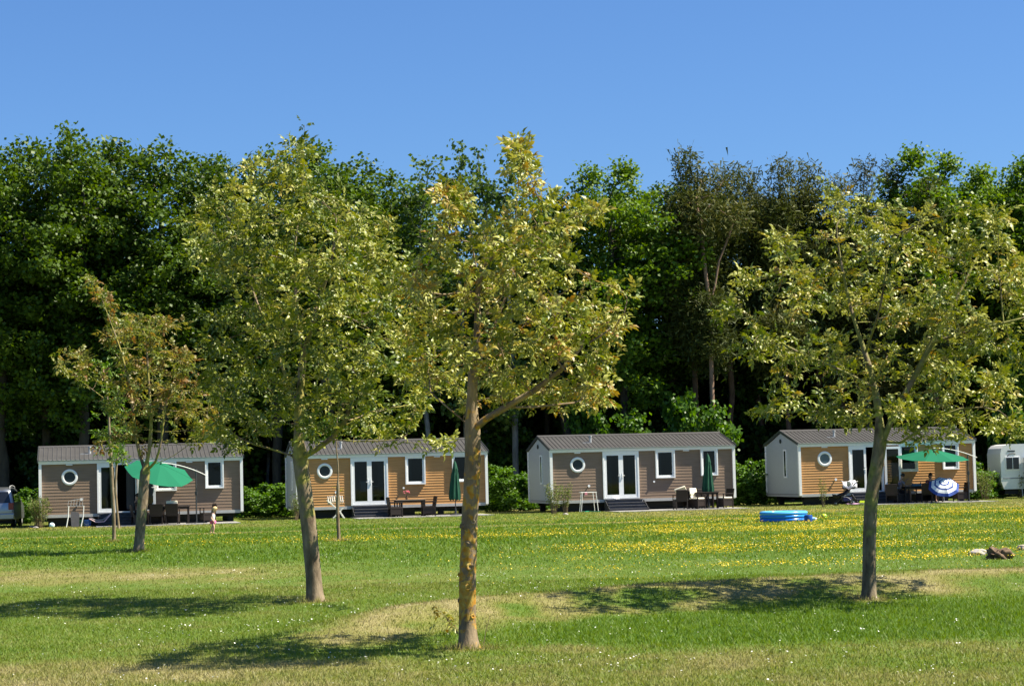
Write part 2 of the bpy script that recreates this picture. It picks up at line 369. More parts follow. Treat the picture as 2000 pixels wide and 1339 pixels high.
def branch_mesh(name, pos, par, r, m, parent, rs, knob=0.0, nmin=4, nmax=12, flare=0.0, base_h=.5):
    n = len(pos); ch = [[] for _ in range(n)]
    for i in range(n):
        if par[i] >= 0: ch[par[i]].append(i)
    V = []; F = []; stack = [0]; used = [False]*n; starts = [(0, -1)]; z0 = pos[0][2]
    while starts:
        i, p = starts.pop(); path = ([p] if p >= 0 else [])+[i]
        while ch[i]:
            c = max(ch[i], key=lambda q: r[q])
            for q in ch[i]:
                if q != c: starts.append((q, i))
            path.append(c); i = c
        if len(path) < 2: continue
        pts = pos[path]; rr = r[path].copy()
        if p >= 0: rr[0] = min(rr[0], rr[1]*1.15)
        k = int(np.clip(round(rr.max()*90), nmin, nmax))
        if len(path) > 3:                                # smooth
            q = pts.copy(); q[1:-1] = .25*pts[:-2]+.5*pts[1:-1]+.25*pts[2:]; pts = q
        if p < 0 and knob:                               # subdivide the bole
            s = np.linspace(0, len(pts)-1, (len(pts)-1)*4+1)
            pts = np.stack([np.interp(s, np.arange(len(pts)), pts[:, a]) for a in range(3)], 1); rr = np.interp(s, np.arange(len(rr)), rr)
        t = np.gradient(pts, axis=0); t /= np.linalg.norm(t, axis=1)[:, None]+1e-9
        a = np.cross(t[0], [.3, .9, .2]); a /= np.linalg.norm(a); b0 = len(V)
        ph = rs.rand(6)*6.28
        for j in range(len(pts)):
            a = a-t[j]*a.dot(t[j]); a /= np.linalg.norm(a)+1e-9; b = np.cross(t[j], a); hgt = pts[j][2]-z0
            fl = 1+flare*math.exp(-hgt/.12) if p < 0 else 1
            for s_ in range(k):
                q = 2*math.pi*s_/k
                kn = 1+knob*(math.sin(2*q+ph[0]+hgt*2)*.5+math.sin(3*q+ph[1]-hgt*5)*.35+math.sin(hgt*11+ph[2]+q)*.35+math.sin(hgt*23+ph[3]-2*q)*.2) if knob and p < 0 else 1
                if fl > 1: kn += (fl-1)*.35*math.sin(5*q+ph[4])
                V.append(pts[j]+(a*math.cos(q)+b*math.sin(q))*rr[j]*fl*kn)
        for j in range(len(pts)-1):
            for s_ in range(k): F.append((b0+j*k+s_, b0+j*k+(s_+1) % k, b0+(j+1)*k+(s_+1) % k, b0+(j+1)*k+s_))
    return np_mesh(name, np.array(V), np.array(F), m, parent, smooth=True)
def barkmat(name, c1, c2, moss=None, scale=6, mo=.56, zcurve=None):
    m = bpy.data.materials.new(name); n, l = nt(m); c1 = tuple(q*KA for q in c1); c2 = tuple(q*KA*1.05 for q in c2)
    tc = n.new('ShaderNodeTexCoord'); mp = n.new('ShaderNodeMapping'); mp.inputs[3].default_value = (1, 1, .35); l.new(tc.outputs['Object'], mp.inputs[0])
    nz = n.new('ShaderNodeTexNoise'); nz.inputs['Scale'].default_value = scale; nz.inputs['Detail'].default_value = 9; nz.inputs['Roughness'].default_value = .65; l.new(mp.outputs[0], nz.inputs[0])
    r = ramp(n, [(.32, c1), (.68, c2)]); l.new(nz.outputs[0], r.inputs[0]); col = r.outputs[0]
    if moss:
        n2 = n.new('ShaderNodeTexNoise'); n2.inputs['Scale'].default_value = moss[1]; n2.inputs['Detail'].default_value = 6; l.new(tc.outputs['Object'], n2.inputs[0])
        sx = n.new('ShaderNodeSeparateXYZ'); l.new(tc.outputs['Object'], sx.inputs[0])
        zr = n.new('ShaderNodeMapRange'); zr.inputs[1].default_value = moss[3]; zr.inputs[2].default_value = moss[4]; zr.inputs[3].default_value = moss[5]; zr.inputs[4].default_value = moss[6]; l.new(sx.outputs[2], zr.inputs[0])
        zo = zr.outputs[0]
        if zcurve:
            zr.inputs[1].default_value = 0; zr.inputs[2].default_value = 3; zr.inputs[3].default_value = 0; zr.inputs[4].default_value = 1
            zc = ramp(n, [(p_, (q_, q_, q_)) for p_, q_ in zcurve]); l.new(zr.outputs[0], zc.inputs[0]); zm = n.new('ShaderNodeMath'); zm.operation = 'MULTIPLY_ADD'; zm.inputs[1].default_value = .34; zm.inputs[2].default_value = -.17; l.new(zc.outputs[0], zm.inputs[0]); zo = zm.outputs[0]
        ad = n.new('ShaderNodeMath'); ad.operation = 'ADD'; l.new(n2.outputs[0], ad.inputs[0]); l.new(zo, ad.inputs[1])
        r2 = ramp(n, [(mo, (0, 0, 0)), (mo+.07, (1, 1, 1))]); l.new(ad.outputs[0], r2.inputs[0])
        n3 = n.new('ShaderNodeTexNoise'); n3.inputs['Scale'].default_value = 14; l.new(tc.outputs['Object'], n3.inputs[0])
        r3 = ramp(n, [(.35, moss[0]), (.65, moss[2])]); l.new(n3.outputs[0], r3.inputs[0])
        mx = n.new('ShaderNodeMixRGB'); l.new(r2.outputs[0], mx.inputs[0]); l.new(col, mx.inputs[1]); l.new(r3.outputs[0], mx.inputs[2]); col = mx.outputs[0]
    b = n.new('ShaderNodeBsdfPrincipled'); b.inputs['Roughness'].default_value = .85; b.inputs['Specular IOR Level'].default_value = .2
    bp = n.new('ShaderNodeBump'); bp.inputs['Strength'].default_value = .9; bp.inputs['Distance'].default_value = .035
    l.new(nz.outputs[0], bp.inputs['Height']); l.new(bp.outputs[0], b.inputs['Normal']); l.new(col, b.inputs[0])
    o = n.new('ShaderNodeOutputMaterial'); l.new(b.outputs[0], o.inputs[0]); return m
# compound walnut leaf: drooping rachis along +x with leaflets
def walnut_leaf():
    V = []; F = []
    def leaflet(bx, bz, ang, ln, wd, dr):
        c, s = math.cos(ang), math.sin(ang); b = len(V)
        for (u, w, z) in ((0, 0, 0), (.28, wd*.85, .010), (.68, wd*.8, -.25*dr*ln), (1, 0, -dr*ln), (.68, -wd*.8, -.25*dr*ln), (.28, -wd*.85, .010), (.45, 0, -.008)):
            x = u*ln; V.append((bx+x*c-w*s, x*s+w*c, bz+z))
        for q in range(6): F.append((b+6, b+q, b+(q+1) % 6))
    z = lambda x: -2.6*x*x
    for x, a, ln in ((.10, 1.1, .115), (.20, .9, .14)):
        leaflet(x, z(x), a, ln, ln*.34, .6); leaflet(x, z(x), -a, ln, ln*.34, .6)
    leaflet(.25, z(.25), 0, .165, .06, .8)
    return np.array(V), np.array(F)
WL = walnut_leaf()
def walnut_foliage(name, pos, par, r, m, parent, rs, per_tip=5, size=1.0, thin=.006, density=1.0, dens_fn=None):
    n = len(pos); nch = np.zeros(n, int)
    for p in par:
        if p >= 0: nch[p] += 1
    tips = np.where((nch == 0) | ((r < thin) & (rs.rand(n) < .5*density)))[0]
    tips = tips[par[tips] >= 0]
    if dens_fn is not None: tips = tips[rs.rand(len(tips)) < dens_fn(pos[tips])]
    PP = []; RR = []; SS = []; TR = []
    for t in tips:
        k = max(2, int(rs.poisson(per_tip))); a0 = rs.rand()*6.28; hue = rs.rand()
        for j in range(k):
            az = a0+6.28*j/k+rs.randn()*.5; el = .45+rs.randn()*.6; bd = pos[t]-pos[par[t]]; bd = bd/(np.linalg.norm(bd)+1e-9)
            x = np.array([math.cos(az)*math.cos(el), math.sin(az)*math.cos(el), math.sin(el)])+bd*.35; x /= np.linalg.norm(x)
            upv = np.array([0, 0, 1.])+rs.randn(3)*.7; y = np.cross(upv, x); y /= np.linalg.norm(y); z = np.cross(x, y)
            RR.append(np.stack([x, y, z], 1)); PP.append(pos[t]+rs.randn(3)*.035*size/.5); SS.append(size*(.55+.6*rs.rand())); TR.append(np.clip(.6*hue+.4*rs.rand(), 0, 1))
    v, f, ow = scatter(WL[0], WL[1], np.array(PP), np.array(RR), SS)
    return np_mesh(name, v, f, m, parent, attr={'rnd': np.array(TR)[ow]})
def ell_points(blobs, rs, dens):
    out = []
    for (c, rx, ry, rz, w) in blobs:
        n = int(dens*rx*ry*rz*4.19*w)+3; p = rs.randn(n, 3); p /= np.linalg.norm(p, axis=1)[:, None]; p *= (rs.rand(n)**.42)[:, None]
        out.append(p*[rx, ry, rz]+np.array(c))
    return np.concatenate(out)
def px_blobs(lst, D, rs, yspread, dsh=0):
    """crown lobes given by where they show, given real positions and sizes at the tree's own distance"""
    s = D/FPX; out = []
    for b in lst:
        px, py, rx, ry = b[:4]; w = b[4] if len(b) > 4 else 1
        off = rs.uniform(-.5, .5)*yspread; c = P(px, py, D+off)
        out.append((np.array(c), rx*s, max(.35*yspread, .75*(rx+ry)/2*s), ry*s, w))
    return out
def skeleton(limbs, D, base):
    """limbs: list of (parent_index or None, [(px,py,dy)...]); returns init nodes, with points every ~.2 m"""
    nodes = [(np.array(base, float), -1)]; ends = {}; key = {}
    for li, (pk, pts) in enumerate(limbs):
        cur = 0 if pk is None else key[pk]
        for (px, py, dy) in pts:
            q = np.array(P(px, py, D+dy)); p0 = nodes[cur][0]; L = np.linalg.norm(q-p0); k = max(1, int(L/.22))
            for j in range(1, k+1): nodes.append((p0+(q-p0)*j/k, cur)); cur = len(nodes)-1
            key[(li, len([0 for _ in key if isinstance(_, tuple) and _[0] == li]))] = cur
    return nodes
def fg_tree(name, label, basepx, limbs, blobs, Rb, m_leaf, m_bark, seed, dens=26, step=.17, dk=.26, per_tip=5, size=1, yspread=2.0, tip=.0032, knob=.05, flare=.35, density=1.0, group=None, thin=.006, cat='tree', dens_fn=None, knots=()):
    rs = np.random.RandomState(seed); base = G(*basepx); D = base.y
    b = px_blobs(blobs, D, rs, yspread); att = ell_points(b, rs, dens)
    init = skeleton(limbs, D, base)
    pos, par = colonize(att, init, step, 1.2, dk, rs, iters=90)
    r = radii(par, tip); 
    # blend so that the bole has the measured thickness
    k = Rb/r[0]; w = np.clip((r-tip)/(r[0]-tip), 0, 1)**1.6; r = r*(1+(k-1)*w)
    t = empty(name, label, cat, base, group=group); bl = np.array(base); pos = pos-bl
    branch_mesh('trunk', pos, par, r, m_bark, t, rs, knob=knob, flare=flare, nmax=16)
    walnut_foliage('crown', pos, par, r, m_leaf, t, rs, per_tip, size, thin, density, dens_fn)
    for (h, a, q) in knots:                               # healed pruning scars on the bole
        j = int(np.abs(pos[:8, 2]-h).argmin()); f = (h-pos[j, 2]); c = pos[j]+np.array([0, 0, f]); rr = r[j]*.93
        M = Matrix.Translation((c[0]+rr*math.cos(a), c[1]+rr*math.sin(a), h)) @ Vector((math.cos(a), math.sin(a), .15)).to_track_quat('Z', 'Y').to_matrix().to_4x4()
        MB().lathe([(0, .004), (q*.35, .002), (q*.55, .012), (q*.85, .013), (q*1.15, 0), (q*1.3, -.02)], 14, M).build('knot', m_bark, t, smooth=True)
    return t, pos, par, r
WLEAF = [(0, (.05, .09, .009)), (.28, (.13, .19, .020)), (.50, (.31, .335, .044)), (.68, (.47, .475, .115)), (.81, (.42, .32, .06)), (.95, (.34, .17, .045)), (1, (.26, .09, .04))]
LM1 = leafmat('walnut leaves', WLEAF, trans=.20, rough=.42, spec=.40, tcol=1.4)
LM2 = leafmat('bronze walnut leaves', [(0, (.10, .15, .025)), (.3, (.20, .25, .045)), (.55, (.30, .27, .06)), (.75, (.32, .18, .06)), (1, (.30, .11, .045))], trans=.4, rough=.4, spec=.4, tcol=1.2)
LM3 = leafmat('young green leaves', [(0, (.07, .16, .02)), (.6, (.16, .28, .04)), (1, (.26, .34, .07))], trans=.42, rough=.42)
BK1 = barkmat('lichened walnut bark', (.12, .085, .05), (.42, .32, .20), moss=((.40, .18, .018), 10, (.44, .32, .08), .1, 2.5, .13, -.06), mo=.53, zcurve=((0, .25), (.05, .35), (.13, .75), (.36, .9), (.45, .42), (.62, .55), (.8, .35)))
BK2 = barkmat('grey walnut bark', (.10, .07, .045), (.40, .31, .21), moss=((.22, .20, .05), 2.6, (.34, .30, .09), .5, 2.6, -.05, .12), mo=.57)
BK3 = barkmat('pale ridged bark', (.09, .065, .04), (.36, .29, .19), moss=((.16, .16, .05), 2.6, (.26, .25, .08), .0, 2.6, -.05, .14), mo=.56, scale=9)
BK4 = barkmat('sapling bark', (.16, .11, .06), (.36, .29, .19))
KN = [(.93, 1.2, .030), (1.12, -1.9, .034), (.88, -1.3, .040), (.66, -1.5, .034), (.35, -.9, .026), (1.9, -.35, .034), (1.32, -2.6, .030), (1.36, -1.2, .028), (1.28, -1.8, .030), (1.30, -.5, .028), (.52, -2.7, .024), (.8, -2.9, .022)]
def build_fg():
    # centre tree
    L = [(None, [(912, 1180, 0), (914, 1090, 0), (918, 1000, 0), (924, 900, 0), (924, 838, 0)]),
         ((0, 4), [(905, 820, .1), (868, 790, .2), (842, 768, .3)]),
         ((0, 4), [(918, 790, 0), (925, 720, -.1), (935, 620, 0), (930, 520, .1), (915, 430, .1), (885, 350, .1)]),
         ((0, 4), [(950, 815, -.2), (985, 795, -.35), (1040, 770, -.5), (1100, 720, -.6), (1150, 670, -.6)]),
         ((3, 1), [(1040, 800, -.3), (1090, 785, -.2), (1130, 790, -.1)]),
         ((2, 1), [(960, 660, .4), (990, 560, .5), (1005, 460, .4), (1010, 380, .3), (1020, 300, .2)]),
         ((2, 3), [(980, 480, 0), (1050, 440, 0), (1120, 425, .1), (1180, 410, .1)]),
         ((3, 4), [(1200, 640, -.6), (1222, 615, -.6), (1232, 575, -.6)])]
    B = [(1022, 335, 38, 55, 1.3), (1000, 300, 22, 18), (1040, 300, 20, 18), (882, 395, 38, 60), (905, 470, 70, 50), (1000, 480, 90, 70), (1070, 490, 70, 60), (1150, 425, 42, 26), (1060, 420, 60, 50),
         (950, 580, 120, 70), (1060, 590, 80, 70), (850, 640, 90, 70), (980, 690, 110, 70), (1090, 680, 80, 60), (1160, 700, 75, 55), (1120, 770, 80, 45), (960, 770, 70, 30, .5),
         (860, 740, 75, 50), (1190, 640, 45, 40), (820, 560, 50, 60), (1130, 600, 50, 45), (1010, 760, 60, 40), (1165, 790, 35, 22)]
    fg_tree('walnut_tree', 'young walnut tree nearest the camera, its straight trunk patched with orange lichen', (915, 1266), L, B, .094, LM1, BK1, 21, knots=KN, dens=80, step=.105, dk=.15, per_tip=4.8, size=.40, density=1.8, thin=.007, yspread=2.6, knob=.06, flare=.45, group='young trees on the lawn')
    # left of centre
    L = [(None, [(612, 1120, 0), (605, 1040, 0), (597, 980, 0), (590, 920, 0), (586, 895, 0)]),
         ((0, 4), [(560, 885, .2), (525, 875, .3), (470, 860, .5), (430, 830, .6)]),
         ((0, 4), [(583, 860, 0), (585, 800, 0), (590, 700, .1), (578, 600, .1), (575, 480, .2), (590, 380, .2), (595, 290, .1), (594, 244, .1)]),
         ((0, 4), [(615, 880, -.2), (650, 858, -.4), (680, 820, -.5), (690, 760, -.6), (720, 680, -.7), (760, 600, -.7)]),
         ((3, 1), [(690, 865, -.6), (740, 858, -.7), (790, 862, -.8), (830, 868, -.9)]),
         ((2, 1), [(560, 740, .5), (530, 660, .8), (490, 560, .9), (460, 460, .9)]),
         ((2, 2), [(620, 600, -.5), (650, 500, -.6), (660, 420, -.5)])]
    B = [(594, 300, 18, 38, 1), (560, 330, 50, 50), (495, 345, 26, 48, .7), (440, 400, 60, 60), (520, 430, 70, 70), (610, 410, 70, 70), (680, 440, 60, 60), (740, 480, 55, 60), (430, 500, 70, 70), (530, 540, 90, 80),
         (640, 540, 90, 80), (740, 570, 80, 80), (800, 560, 40, 60), (480, 640, 90, 80), (600, 660, 100, 80), (710, 680, 100, 80), (790, 700, 50, 60), (440, 740, 70, 60), (550, 770, 100, 60), (680, 790, 90, 60), (480, 830, 90, 45), (410, 660, 35, 60, .7),
         (600, 840, 60, 30), (770, 810, 60, 50), (760, 865, 55, 18, .7), (820, 780, 30, 40), (380, 470, 28, 60, .6), (860, 870, 40, 14, .6), (455, 880, 30, 20, .6)]
    fg_tree('walnut_tree', 'tall walnut tree left of centre with a leaning trunk and a very broad crown', (616, 1174), L, B, .118, LM1, BK2, 22, dens=42, step=.14, dk=.19, per_tip=4.8, size=.49, density=1.8, thin=.007, yspread=3.6, knob=.04, flare=.25, group='young trees on the lawn')
    # right
    L = [(None, [(1697, 1100, 0), (1699, 1020, 0), (1703, 950, 0), (1714, 900, 0), (1724, 862, 0)]),
         ((0, 4), [(1716, 820, .1), (1712, 760, .2), (1690, 690, .4), (1660, 600, .5), (1640, 500, .6), (1625, 400, .6)]),
         ((0, 4), [(1750, 800, 0), (1790, 730, -.1), (1820, 670, -.1), (1860, 600, 0), (1900, 520, .2), (1935, 430, .3)]),
         ((0, 4), [(1760, 880, -.3), (1790, 835, -.5), (1830, 815, -.6), (1880, 790, -.8), (1960, 800, -.9)]),
         ((1, 1), [(1660, 730, -.4), (1590, 700, -.7), (1520, 670, -.8), (1470, 640, -.8)]),
         ((1, 2), [(1720, 600, -.4), (1735, 500, -.5), (1725, 430, -.4)]),
         ((2, 2), [(1880, 650, -.5), (1960, 630, -.7), (2010, 620, -.7)])]
    B = [(1622, 400, 40, 45, 1), (1650, 450, 60, 50), (1725, 430, 45, 40), (1740, 490, 70, 60), (1820, 430, 45, 40), (1830, 500, 70, 60), (1925, 440, 60, 50), (1930, 520, 70, 60), (1990, 560, 50, 60), (1520, 470, 26, 22, .7), (1545, 520, 32, 30, .8),
         (1620, 560, 80, 60), (1720, 590, 90, 70), (1830, 610, 90, 60), (1930, 650, 80, 60), (1450, 540, 45, 26, .8), (1425, 600, 30, 40, .7), (1560, 600, 50, 40), (1480, 680, 55, 36), (1570, 680, 80, 50), (1680, 700, 90, 60), (1790, 720, 90, 60), (1900, 740, 80, 55),
         (1540, 780, 60, 30, .8), (1640, 800, 80, 45), (1750, 800, 60, 30), (1850, 800, 90, 40), (1960, 830, 60, 40, .8), (1500, 800, 30, 16, .7), (1840, 860, 60, 20, .8), (2040, 600, 50, 80), (2060, 720, 50, 60)]
    fg_tree('walnut_tree', 'walnut tree on the dry bank at the right with an open round crown', (1698, 1169), L, B, .092, LM1, BK3, 23, dens=50, step=.13, dk=.18, per_tip=4.8, size=.46, density=1.6, yspread=3.2, knob=.03, flare=.3, group='young trees on the lawn')
    # left, bronze
    L = [(None, [(277, 1000, 0), (281, 950, 0), (283, 918, 0)]),
         ((0, 2), [(270, 880, .2), (262, 830, .3), (255, 760, .3), (235, 680, .4), (205, 600, .5), (188, 555, .5)]),
         ((0, 2), [(292, 880, 0), (296, 820, 0), (290, 740, 0), (285, 660, 0), (270, 610, 0)]),
         ((0, 2), [(305, 905, -.3), (315, 860, -.4), (322, 800, -.5), (330, 740, -.5)]),
         ((3, 0), [(340, 890, -.5), (365, 870, -.7), (400, 850, -.9)]),
         ((1, 2), [(220, 790, .2), (180, 760, .1), (140, 730, 0), (115, 700, 0)])]
    B = [(200, 600, 24, 40, .8), (190, 555, 10, 20, 1), (225, 650, 35, 40, .8), (270, 640, 45, 40), (330, 640, 40, 40, .8), (290, 720, 60, 50), (240, 740, 50, 40, .8), (350, 720, 50, 50), (120, 710, 26, 22, .7), (170, 740, 30, 26, .6), (320, 790, 60, 45), (250, 800, 50, 40, .8), (370, 800, 40, 40), (390, 850, 36, 26, .7), (410, 790, 36, 36, .7), (300, 660, 40, 40, .8), (160, 700, 30, 30, .6), (425, 850, 24, 20, .6), (300, 850, 50, 22, .5), (200, 860, 36, 20, .5)]
    fg_tree('walnut_tree', 'sparse walnut tree with bronze young leaves at the left, forked low', (270, 1077), L, B, .135, LM2, BK2, 24, dens=20, step=.18, dk=.26, per_tip=7.0, size=.70, yspread=3.4, tip=.0045, knob=.03, flare=.3, thin=.011, density=1.0, group='young trees on the lawn')
    L = [(None, [(222, 1000, 0), (219, 950, 0), (217, 900, 0), (214, 850, 0), (212, 800, 0), (206, 740, 0)])]
    B = [(215, 850, 44, 44), (212, 790, 42, 55), (212, 720, 34, 50, .9), (235, 890, 30, 20, .7), (190, 890, 25, 16, .6)]
    fg_tree('young_tree', 'thin young green tree standing in front of the first open door', (223, 1058), L, B, .065, LM3, BK4, 25, dens=16, step=.16, dk=.25, per_tip=5, size=.62, yspread=1.8, tip=.006, knob=.02, flare=.2, thin=.012, density=.8, group='thin saplings')
    L = [(None, [(228, 990, 0), (225, 950, 0), (228, 900, 0), (232, 850, 0)])]
    B = [(236, 850, 30, 40, .8), (240, 800, 22, 40, .7)]
    fg_tree('young_tree', 'slender leaning sapling just behind the thin green tree by the steps', (232, 1031), L, B, .05, LM3, BK4, 26, dens=14, step=.16, dk=.25, per_tip=5, size=.6, yspread=1.6, tip=.006, knob=.02, flare=.3, thin=.012, density=.7, group='thin saplings')
    L = [(None, [(659, 1000, 0), (660, 950, 0), (661, 905, 0), (656, 880, 0), (658, 820, 0), (664, 770, 0)])]
    B = [(660, 860, 22, 30, .6), (664, 800, 24, 36, .7), (660, 970, 6, 30, 1.5)]
    fg_tree('young_tree', 'bare thin sapling in front of the second home, beside its door', (662, 1056), L, B, .052, LM1, BK4, 27, dens=4, step=.2, dk=.33, per_tip=2.5, size=.6, yspread=1.2, tip=.005, knob=.02, flare=.2, thin=.01, density=.3, group='thin saplings')
build_fg()
# ---------------------------------------------------------------- forest prototypes
CLUMP = (np.array([[-.5, -.35, 0], [.45, -.5, .06], [.5, .4, 0], [-.4, .5, .05]]), np.array([[0, 1, 2, 3]]))
NEEDLE = (np.array([[0, 0, 0], [1, .11, 0], [1, -.11, 0]]), np.array([[0, 1, 2]]))
def proto(seed, H, cz0, env, nl, bark, leaf, lsize=(.09, .21), spread=.72, per=14, dens=1.1, needles=False, step=.5, tilt=1.3, Rb=.22, lumps=None, twist=0, tip=.012):
    """one forest tree, height H, crown from cz0; env(t)->radius for t 0..1 up the crown"""
    rs = np.random.RandomState(seed); blobs = []
    for k in range(nl):
        t = (k+.5)/nl*.96+.03*rs.randn(); t = min(max(t, 0), .97); R = env(t); a = rs.rand()*6.28; q = R*(.35+.65*rs.rand())
        s = (.32+.22*rs.rand())*R+.35
        blobs.append((np.array([math.cos(a)*max(0, q-s*.3), math.sin(a)*max(0, q-s*.3), cz0+(H-cz0)*t]), s, s, s*(.62+.25*rs.rand()), 1))
    blobs.append((np.array([0, 0, H-.7]), .5, .5, .7, 1.5))
    att = ell_points(blobs, rs, dens)
    nz = int(H*.82/step); init = [(np.array([0, 0, 0.]), -1)]; x = np.zeros(2)
    for k in range(1, nz+1):
        x = x+rs.randn(2)*.05+twist*np.array([math.sin(k*.35), math.cos(k*.27)])*.05
        init.append((np.array([x[0], x[1], k*step]), k-1))
    pos, par = colonize(att, init, step, 2.5, step*1.4, rs, iters=60, maxn=3400)
    r = radii(par, tip, 2.2); r = r*(1+(Rb/r[0]-1)*np.clip(r/r[0], 0, 1)**.5)
    e = bpy.data.objects.new('forest_tree', None)
    COL.objects.link(e)
    branch_mesh('trunk', pos, par, r, bark, e, rs, nmin=3, nmax=9)
    sel = np.where((r < .045) & (pos[:, 2] > cz0*.75))[0]
    n = len(sel)*per; c = np.repeat(pos[sel], per, 0); own = np.repeat(rs.rand(len(sel)), per)
    off = np.clip(rs.randn(n, 3), -1.5, 1.5)*spread*.5*[1, 1, .7]
    if needles:
        Rm = rotmats(rs, n); v, f, ow = scatter(*NEEDLE, c+off*.55, Rm, lsize[0]+(lsize[1]-lsize[0])*rs.rand(n))
    else:
        Rm = rotmats(rs, n, tilt); v, f, ow = scatter(*CLUMP, c+off, Rm, lsize[0]+(lsize[1]-lsize[0])*rs.rand(n))
    rnd = np.clip(.55*own+.45*rs.rand(n), 0, 1)
    np_mesh('crown', v, f, leaf, e, attr={'rnd': rnd[ow]})
    return e
def g(*c): return c
FL1 = leafmat('oak foliage', [(0, (.034, .074, .007)), (.5, (.085, .155, .015)), (1, (.16, .26, .028))], trans=.30, rough=.5, spec=.3)
FL2 = leafmat('bright maple foliage', [(0, (.055, .125, .011)), (.5, (.125, .23, .020)), (1, (.22, .34, .036))], trans=.35, rough=.5, spec=.3)
FL3 = leafmat('birch foliage', [(0, (.05, .10, .018)), (.5, (.105, .175, .034)), (1, (.17, .25, .055))], trans=.35, rough=.5, spec=.3)
FL4 = leafmat('pine needles', [(0, (.040, .060, .011)), (.5, (.095, .118, .026)), (1, (.17, .165, .042))], trans=.2, rough=.6, spec=.2)
FL5 = leafmat('spruce needles', [(0, (.032, .048, .013)), (.5, (.075, .090, .026)), (1, (.14, .125, .042))], trans=.15, rough=.6, spec=.2)
FL6 = leafmat('shrub leaves', [(0, (.045, .12, .014)), (.5, (.10, .22, .025)), (1, (.18, .32, .045))], trans=.38, rough=.45, spec=.35)
FL7 = leafmat('ivy dark leaves', [(0, (.018, .045, .008)), (.5, (.042, .09, .014)), (1, (.08, .15, .024))], trans=.3, rough=.5, spec=.3)
FB1 = barkmat('oak bark', (.045, .038, .028), (.10, .085, .065), scale=5)
FB2 = barkmat('pine bark', (.075, .045, .030), (.18, .11, .075), scale=4)
FB3 = barkmat('birch bark', (.14, .13, .11), (.34, .32, .28), scale=4)
oak_env = lambda R: (lambda t: R*(.62+.38*math.sin(min(1, t*1.25)*math.pi*.9))*(1 if t < .8 else (1-(t-.8)*3.2)))
protos = {
 'oak1': proto(101, 19, 5.5, oak_env(4.3), 40, FB1, FL1, per=46, Rb=.26),
 'oak2': proto(102, 19, 6.5, oak_env(3.8), 36, FB1, FL1, per=46, Rb=.22, twist=1),
 'map1': proto(103, 19, 6.0, oak_env(4.0), 38, FB1, FL2, per=46, Rb=.22),
 'map2': proto(104, 19, 8.0, oak_env(3.5), 34, FB1, FL2, per=44, Rb=.18, twist=1),
 'bir1': proto(105, 19, 6.5, lambda t: 2.7*(1-.62*t)+.25, 32, FB3, FL3, lsize=(.12, .21), per=18, spread=.7, Rb=.13),
 'pop1': proto(106, 20, 5.0, lambda t: 2.3*(1-t)**.55+.25, 40, FB3, FL3, lsize=(.13, .22), per=24, spread=.6, Rb=.16, tilt=1.6),
 'pin1': proto(107, 19, 9.5, lambda t: 3.0*(1-t)**.85+.15, 26, FB2, FL4, lsize=(.26, .46), per=170, spread=1.7, needles=True, Rb=.17, twist=1.0, dens=4.5),
 'pin2': proto(108, 19, 8.5, lambda t: 2.7*(1-t)**.95+.12, 26, FB2, FL4, lsize=(.26, .46), per=170, spread=1.7, needles=True, Rb=.15, twist=.8, dens=4.5),
 'spr1': proto(109, 19, 6.0, lambda t: 2.3*(1-t)+.2, 26, FB1, FL5, lsize=(.24, .42), per=130, spread=1.4, needles=True, Rb=.17, dens=1.6),
 'und1': proto(110, 8, .8, lambda t: 2.6*(1-.55*t)+.2, 26, FB1, FL7, per=24, lsize=(.2, .34), spread=.7, Rb=.09, step=.4),
 'und2': proto(111, 7, .6, lambda t: 2.3*(1-.5*t)+.2, 24, FB1, FL1, per=24, lsize=(.18, .3), spread=.7, Rb=.08, step=.4),
}
KIND = {'oak1': ('oak_tree', 'tree'), 'oak2': ('oak_tree', 'tree'), 'map1': ('maple_tree', 'tree'), 'map2': ('maple_tree', 'tree'), 'bir1': ('birch_tree', 'tree'), 'pop1': ('poplar_tree', 'tree'), 'pin1': ('pine_tree', 'tree'), 'pin2': ('pine_tree', 'tree'), 'spr1': ('spruce_tree', 'tree'), 'und1': ('understorey_tree', 'tree'), 'und2': ('understorey_tree', 'tree')}
PH = {'oak1': 19, 'oak2': 19, 'map1': 19, 'map2': 19, 'bir1': 19, 'pop1': 20, 'pin1': 19, 'pin2': 19, 'spr1': 19, 'und1': 8, 'und2': 7}
rf = random.Random(5)
def plant(k, x, y, h, label, group, rz=None, wide=1.0):
    t = copy_tree(protos[k]); s = h/PH[k]; t.name = KIND[k][0]; t.location = (x, y, 0)
    w = s*wide*rf.uniform(.93, 1.08); t.scale = (w, w, s); t.rotation_euler = (0, 0, rf.uniform(0, 6.28) if rz is None else rz)
    return tag(t, label, KIND[k][1], group)
